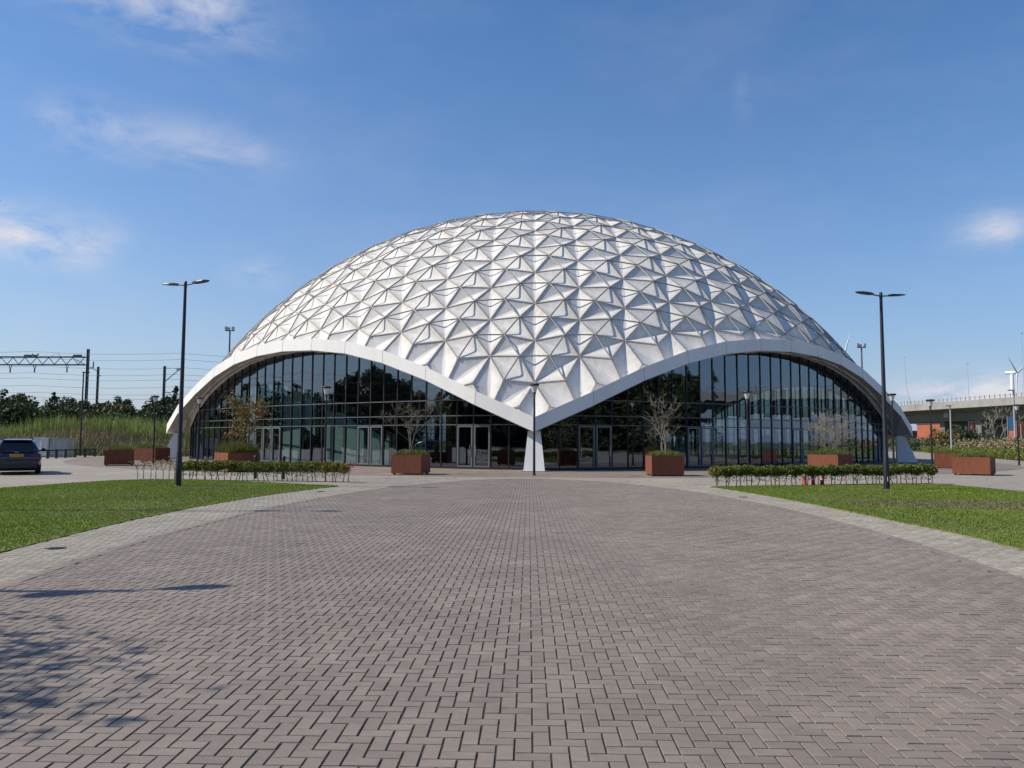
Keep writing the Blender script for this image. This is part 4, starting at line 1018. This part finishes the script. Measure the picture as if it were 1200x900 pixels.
# ---------------------------------------------------------------- viaduct on the right
vi = empty('road_viaduct', (110,165,0), 0, label='long pale concrete road viaduct on wide piers right of the dome', cat='viaduct')
C0 = Vector((110,165,0)); path = [Vector((88,330,0)),Vector((97.5,203,0)),Vector((103.3,165,0)),Vector((110,125,0)),Vector((116,80,0)),Vector((118,30,0)),Vector((116,-30,0))]
def sect(P, d):
    s = Vector((d.y,-d.x,0)).normalized()      # to the right of travel (away from us = +s)
    if s.x < 0: s = -s
    pr = [(0,9.75),(0,11.45),(.35,11.45),(.35,10.6),(16,10.6),(16,11.45),(16.35,11.45),(16.35,9.75),(13.2,8.8),(12.2,6.9),(4.2,6.9),(3.2,8.8)]
    return [P+s*x-C0+Vector((0,0,z)) for x, z in pr]
for i in range(len(path)-1):
    a, b = path[i], path[i+1]; da = (path[min(i+1,len(path)-1)]-path[max(i-1,0)]).normalized(); db = (path[min(i+2,len(path)-1)]-path[i]).normalized()
    A_, B_ = sect(a,da), sect(b,db); n = len(A_)
    MB().add(A_+B_, [(j,(j+1)%n,n+(j+1)%n,n+j) for j in range(n) if j not in (0,)]+[tuple(range(n))[::-1],tuple(range(n,2*n))]).build('deck_girder', M['concrete'], vi)
    MB().add([A_[0]+Vector((-.06,0,0)),A_[1]+Vector((-.06,0,0)),A_[1]+Vector((.2,0,.02)),A_[0]+Vector((.2,0,.02)),B_[0]+Vector((-.06,0,0)),B_[1]+Vector((-.06,0,0)),B_[1]+Vector((.2,0,.02)),B_[0]+Vector((.2,0,.02))],
             [(0,4,5,1),(1,5,6,2),(2,6,7,3),(3,7,4,0),(0,1,2,3),(7,6,5,4)]).build('edge_beam', M['concrete_l'], vi)
    L = (b-a).length; d = (b-a).normalized(); k = int(L/1.5); pm = MB()
    for j in range(k):
        p = a+d*(j+.5)*L/k-C0
        MB().bar(p+Vector((.1,0,11.45)), p+Vector((.1,0,12.35)), .12, .12).build('railing_post', M['concrete_l'], vi) if i in (1,2) else pm.bar(p+Vector((.1,0,11.45)), p+Vector((.1,0,12.35)), .12, .12)
    MB().bar(a-C0+Vector((.1,0,12.0)), b-C0+Vector((.1,0,12.0)), .10, .10).build('handrail', M['concrete_l'], vi)
    if pm.v: pm.build('far_railing_posts', M['concrete_l'], vi, kind='stuff')
def pier(P, d, wlen, sx=(4.6,11.8)):
    P = Vector(P); d = Vector(d).normalized(); s = Vector((d.y,-d.x,0));
    if s.x < 0: s = -s
    m = MB(); q = [P+s*x+d*y-C0 for x, y in ((sx[0],-wlen),(sx[1],-wlen),(sx[1],wlen),(sx[0],wlen))]
    m.prism([(p.x,p.y) for p in q], 0, 7.0); m.build('pier', M['concrete'], vi)
dp = (path[2]-path[1]).normalized()
pier((98.4,197,0), dp, .9, (4.8,11.2)); pier((100.4,184,0), dp, .9, (4.4,11.4)); pier((110,125,0), (path[4]-path[3]), 1.6); pier((117,60,0),(0,-1,0),1.6); pier((117,10,0),(0,-1,0),1.6)
pier((92,250,0), dp, 1.6)
MB().box(-8.4,-5.4,27,29,7.8,9.3).build('cross_head', M['concrete_l'], vi)  # sunlit look painted in by the paler concrete colour
# lamps on and beside the viaduct
for i, (x, y, z, h, lb) in enumerate([(96.5,200,11.5,12,'thin curved lamp pole on the viaduct beside the dome'),(103.5,186,11.5,9.0,'thin straight lamp pole on the middle of the viaduct'),(106.5,170,11.5,14.0,'tall thin lamp pole on the viaduct near the right photo edge')]):
    t = empty('viaduct_lamp_pole', (x,y,z), 0, label=lb, cat='lamp pole'); MB().tube([(0,0,0),(-.8 if i == 0 else 0,0,h*.35),(-1.2 if i == 0 else 0,0,h)], [.07,.045,.03], 6).build('pole', M['steel_l'], t)
    MB().box(-1.3 if i == 0 else -.3,.3 if i else -.9,-.1,.1,h,h+.08).build('lamp_head', M['steel_l'], t)
for i, (x, y, h) in enumerate([(54.3,102,6.4),(53.0,86.5,7.4)]):
    t = empty('pale_lamp_post', (x,y,0), 0, label=['pale grey lamp post in front of the first viaduct pier','pale grey lamp post near the right photo edge before the viaduct'][i], cat='lamp post')
    MB().tube([(0,0,0),(0,0,h)], [.13,.08], 8).build('pole', M['steel_l'], t); MB().box(-.6,.1,-.12,.12,h-.05,h+.08).build('lamp_head', M['steel_l'], t)
for i in range(3):
    t = empty('flag_pole', (67.6+i*.75,109,0), 0, label=['short pale pole under the viaduct, leftmost of three','short pale pole under the viaduct, middle of three','short pale pole under the viaduct, rightmost of three'][i], cat='pole', group='short pale poles under the viaduct')
    MB().tube([(0,0,0),(0,0,4.2-.3*i)], .06, 6).build('pole', M['steel_l'], t)
t = empty('blue_banner', (66.4,110,0), 0, label='light blue advertising banner on two poles under the viaduct at the right photo edge', cat='banner')
for s in (0,.95): MB().tube([(s,0,0),(s,0,5.4)], .045, 6).build('pole', M['steel_l'], t)
MB().box(.05,.9,-.03,.03,3.3,5.3).build('cloth', M['blue'], t)
# brick halls behind
def hall(x0, x1, y0, y1, h, hr, label, nwin):
    t = empty('brick_hall', ((x0+x1)/2,y0,0), 0, label=label, cat='industrial building'); cx = (x0+x1)/2; wd = (x1-x0)/2
    MB().box(-wd,wd,0,y1-y0,.0,h).build('wall', M['orange'], t); MB().box(-wd-.2,wd+.2,-.3,y1-y0+.2,h,h+hr).build('roof', M['roofd'], t)
    for k in range(nwin):
        x = -wd+2+(k+.5)*(2*wd-4)/nwin
        MB().box(x-.12,x+.12,-.14,-.01,0,h).build('pilaster', M['steel_l'], t)
    MB().box(-wd+.6,-wd+3.6,-.15,-.01,.0,2.6).build('loading_door', M['roofd'], t)
    return t
hall(132,164,300,330,4.6,1.5,'long low orange brick hall with dark flat roof right of the dome',9)
hall(142,148.5,262,290,8.2,.3,'narrow orange brick block seen between the two viaduct piers',3)
hall(153,185,248,275,8.6,.3,'tall orange brick hall behind the viaduct at the right photo edge',8)
# parked vans far off
for i, (x, y, mt, lb) in enumerate([(78.5,165,'white_p','white van parked far off below the viaduct beside the dome'),(81.5,168,'white_p','white car parked far off right of the white van'),(98,180,'white_p','white van parked between the viaduct piers')]):
    t = empty('parked_van', (x,y,0), R(80), label=lb, cat='van' if 'van' in lb else 'car'); hh = 2.1 if 'van' in lb else 1.45
    pr = [(-2.4,.35),(-2.4,hh*.8),(-2.2,hh),(1.0,hh),(1.7,hh*.62),(2.4,hh*.52),(2.5,.35)]
    vs = [(-.95,y_,z) for y_, z in pr]+[(.95,y_,z) for y_, z in pr]; n = len(pr)
    MB().add(vs, [tuple(range(n)),tuple(range(n,2*n))[::-1]]+[(i_,n+i_,n+(i_+1)%n,(i_+1)%n) for i_ in range(n)]).build('body', M[mt], t)
    MB().box(-.97,.97,.2,1.15,hh*.62,hh*.9).build('side_window', M['carg'], t)
    for s in (-1,1):
        for yy in (-1.5,1.5):
            wm = MB(); vs = [(s*.85+x_, yy+.34*math.cos(2*PI*j/10), .34+.34*math.sin(2*PI*j/10)) for x_ in (-.12,.12) for j in range(10)]
            wm.add(vs, [(j,(j+1)%10,10+(j+1)%10,10+j) for j in range(10)]+[tuple(range(10))[::-1],tuple(range(10,20))]).build('wheel', M['rubber'], t)
# wind turbines
def turbine(loc, h, L, angs, rz, label):
    t = empty('wind_turbine', loc, rz, label=label, cat='wind turbine')
    MB().tube([(0,0,0),(0,0,h)], [L*.09,L*.055], 14).build('tower', M['white_p'], t)
    MB().tube([(0,-L*.12,h+.8),(0,L*.20,h+.9)], [L*.055,L*.055], 10).build('nacelle', M['white_p'], t)
    MB().tube([(0,-L*.22,h+.8),(0,-L*.10,h+.8)], [.2,L*.07], 10).build('hub', M['white_p'], t)
    for a in angs:
        a = R(a); d = Vector((math.sin(a),0,math.cos(a))); m = MB(); c0 = Vector((0,-L*.16,h+.8)); sdv = Vector((math.cos(a),0,-math.sin(a)))
        pr = [(0,.035,.035),(.12,.075,.03),(.3,.065,.02),(.65,.04,.01),(1.,.008,.004)]; vs = []
        for f_, w_, th in pr:
            p = c0+d*(f_*L)+Vector((0,-.06*L*f_*f_,0)); vs += [p-sdv*w_*L*.4, p+Vector((0,-th*L,0)), p+sdv*w_*L*.6, p+Vector((0,th*L,0))]
        m.add(vs, [(4*i+j,4*i+(j+1)%4,4*i+4+(j+1)%4,4*i+4+j) for i in range(4) for j in range(4)]+[(0,3,2,1),(16,17,18,19)], True).build('blade', M['white_p'], t)
turbine((257,420,0), 38.5, 15.6, [-53,67,187], R(35), 'white wind turbine above the viaduct at the right photo edge')
turbine((155,388,0), 43, 13.0, [17,140,258], R(-30), 'white wind turbine hidden behind the dome with one curved blade tip showing')

# planting under the viaduct
rngb = np.random.default_rng(77)
def hedge_mass(path, hgt, wd, mat, name, label, size, n, seed, top_noise=.15):
    rg = np.random.default_rng(seed); path = np.array(path,float); seg = np.r_[0,np.cumsum(np.hypot(*np.diff(path,axis=0).T))]
    s = rg.uniform(0,seg[-1],n); x = np.interp(s,seg,path[:,0])+rg.uniform(-wd,wd,n); y = np.interp(s,seg,path[:,1])+rg.uniform(-wd,wd,n)
    hh = hgt*(1+top_noise*np.sin(s*1.9)+top_noise*.7*np.sin(s*4.7+2)); z = hh*rg.random(n)**.45
    return tag(link(name, leaf_quads(np.c_[x,y,z], size, mat, name, .1, rg)), label, 'hedge' if 'hedge' in name else 'shrubs', kind='stuff')
hm_ = hedge_mass([(63,126),(56,105),(50,88),(43.5,69),(37,57),(30,46)], .85, .7, M['leafh'], 'boundary_hedge', 'low clipped green hedge along the far edge of the right paving', .13, 26000, 71)
hedge_mass([(74,132),(64,112),(58,96),(54,82),(50,70),(47,60)], 1.55, 4.5, M['reedb'], 'rough_shrubs', 'rough brown and olive undergrowth between the hedge and the viaduct', .22, 26000, 72, .22)
hedge_mass([(80,165),(76,140),(70,118)], 1.9, 6, M['leafd'], 'rough_shrubs', 'dark green undergrowth beneath the viaduct girder', .25, 12000, 73, .25)
def bare_tree(loc, h, sp, seed, label, mat, leaves=0, lm_=None):
    tp = []; t = empty('roadside_tree', loc, 0, label=label, cat='tree'); branches((0,0,0), h, sp, 5, 4, seed, h*.016, 1.0, tp, trunk_h=h*.15, minr=.02).build('branches', mat, t)
    if leaves:
        rg = np.random.default_rng(seed); T = np.array([tuple(p) for p in tp]); link('crown', leaf_quads(T[rg.integers(0,len(T),leaves)]+rg.normal(0,.2,(leaves,3)), .20, lm_, 'crown', .1, rg), t)
bare_tree((69.5,118,0), 7.6, .6, 201, 'pale bare tree with upright branches before the second viaduct pier', M['barkp'])
bare_tree((64,116,0), 4.0, .7, 202, 'grey-green bushy tree between the viaduct piers', M['bark'], 1700, M['leafd'])
bare_tree((58.5,112,0), 3.6, .7, 203, 'olive and orange small tree before the first viaduct pier', M['bark'], 900, M['leafo'])
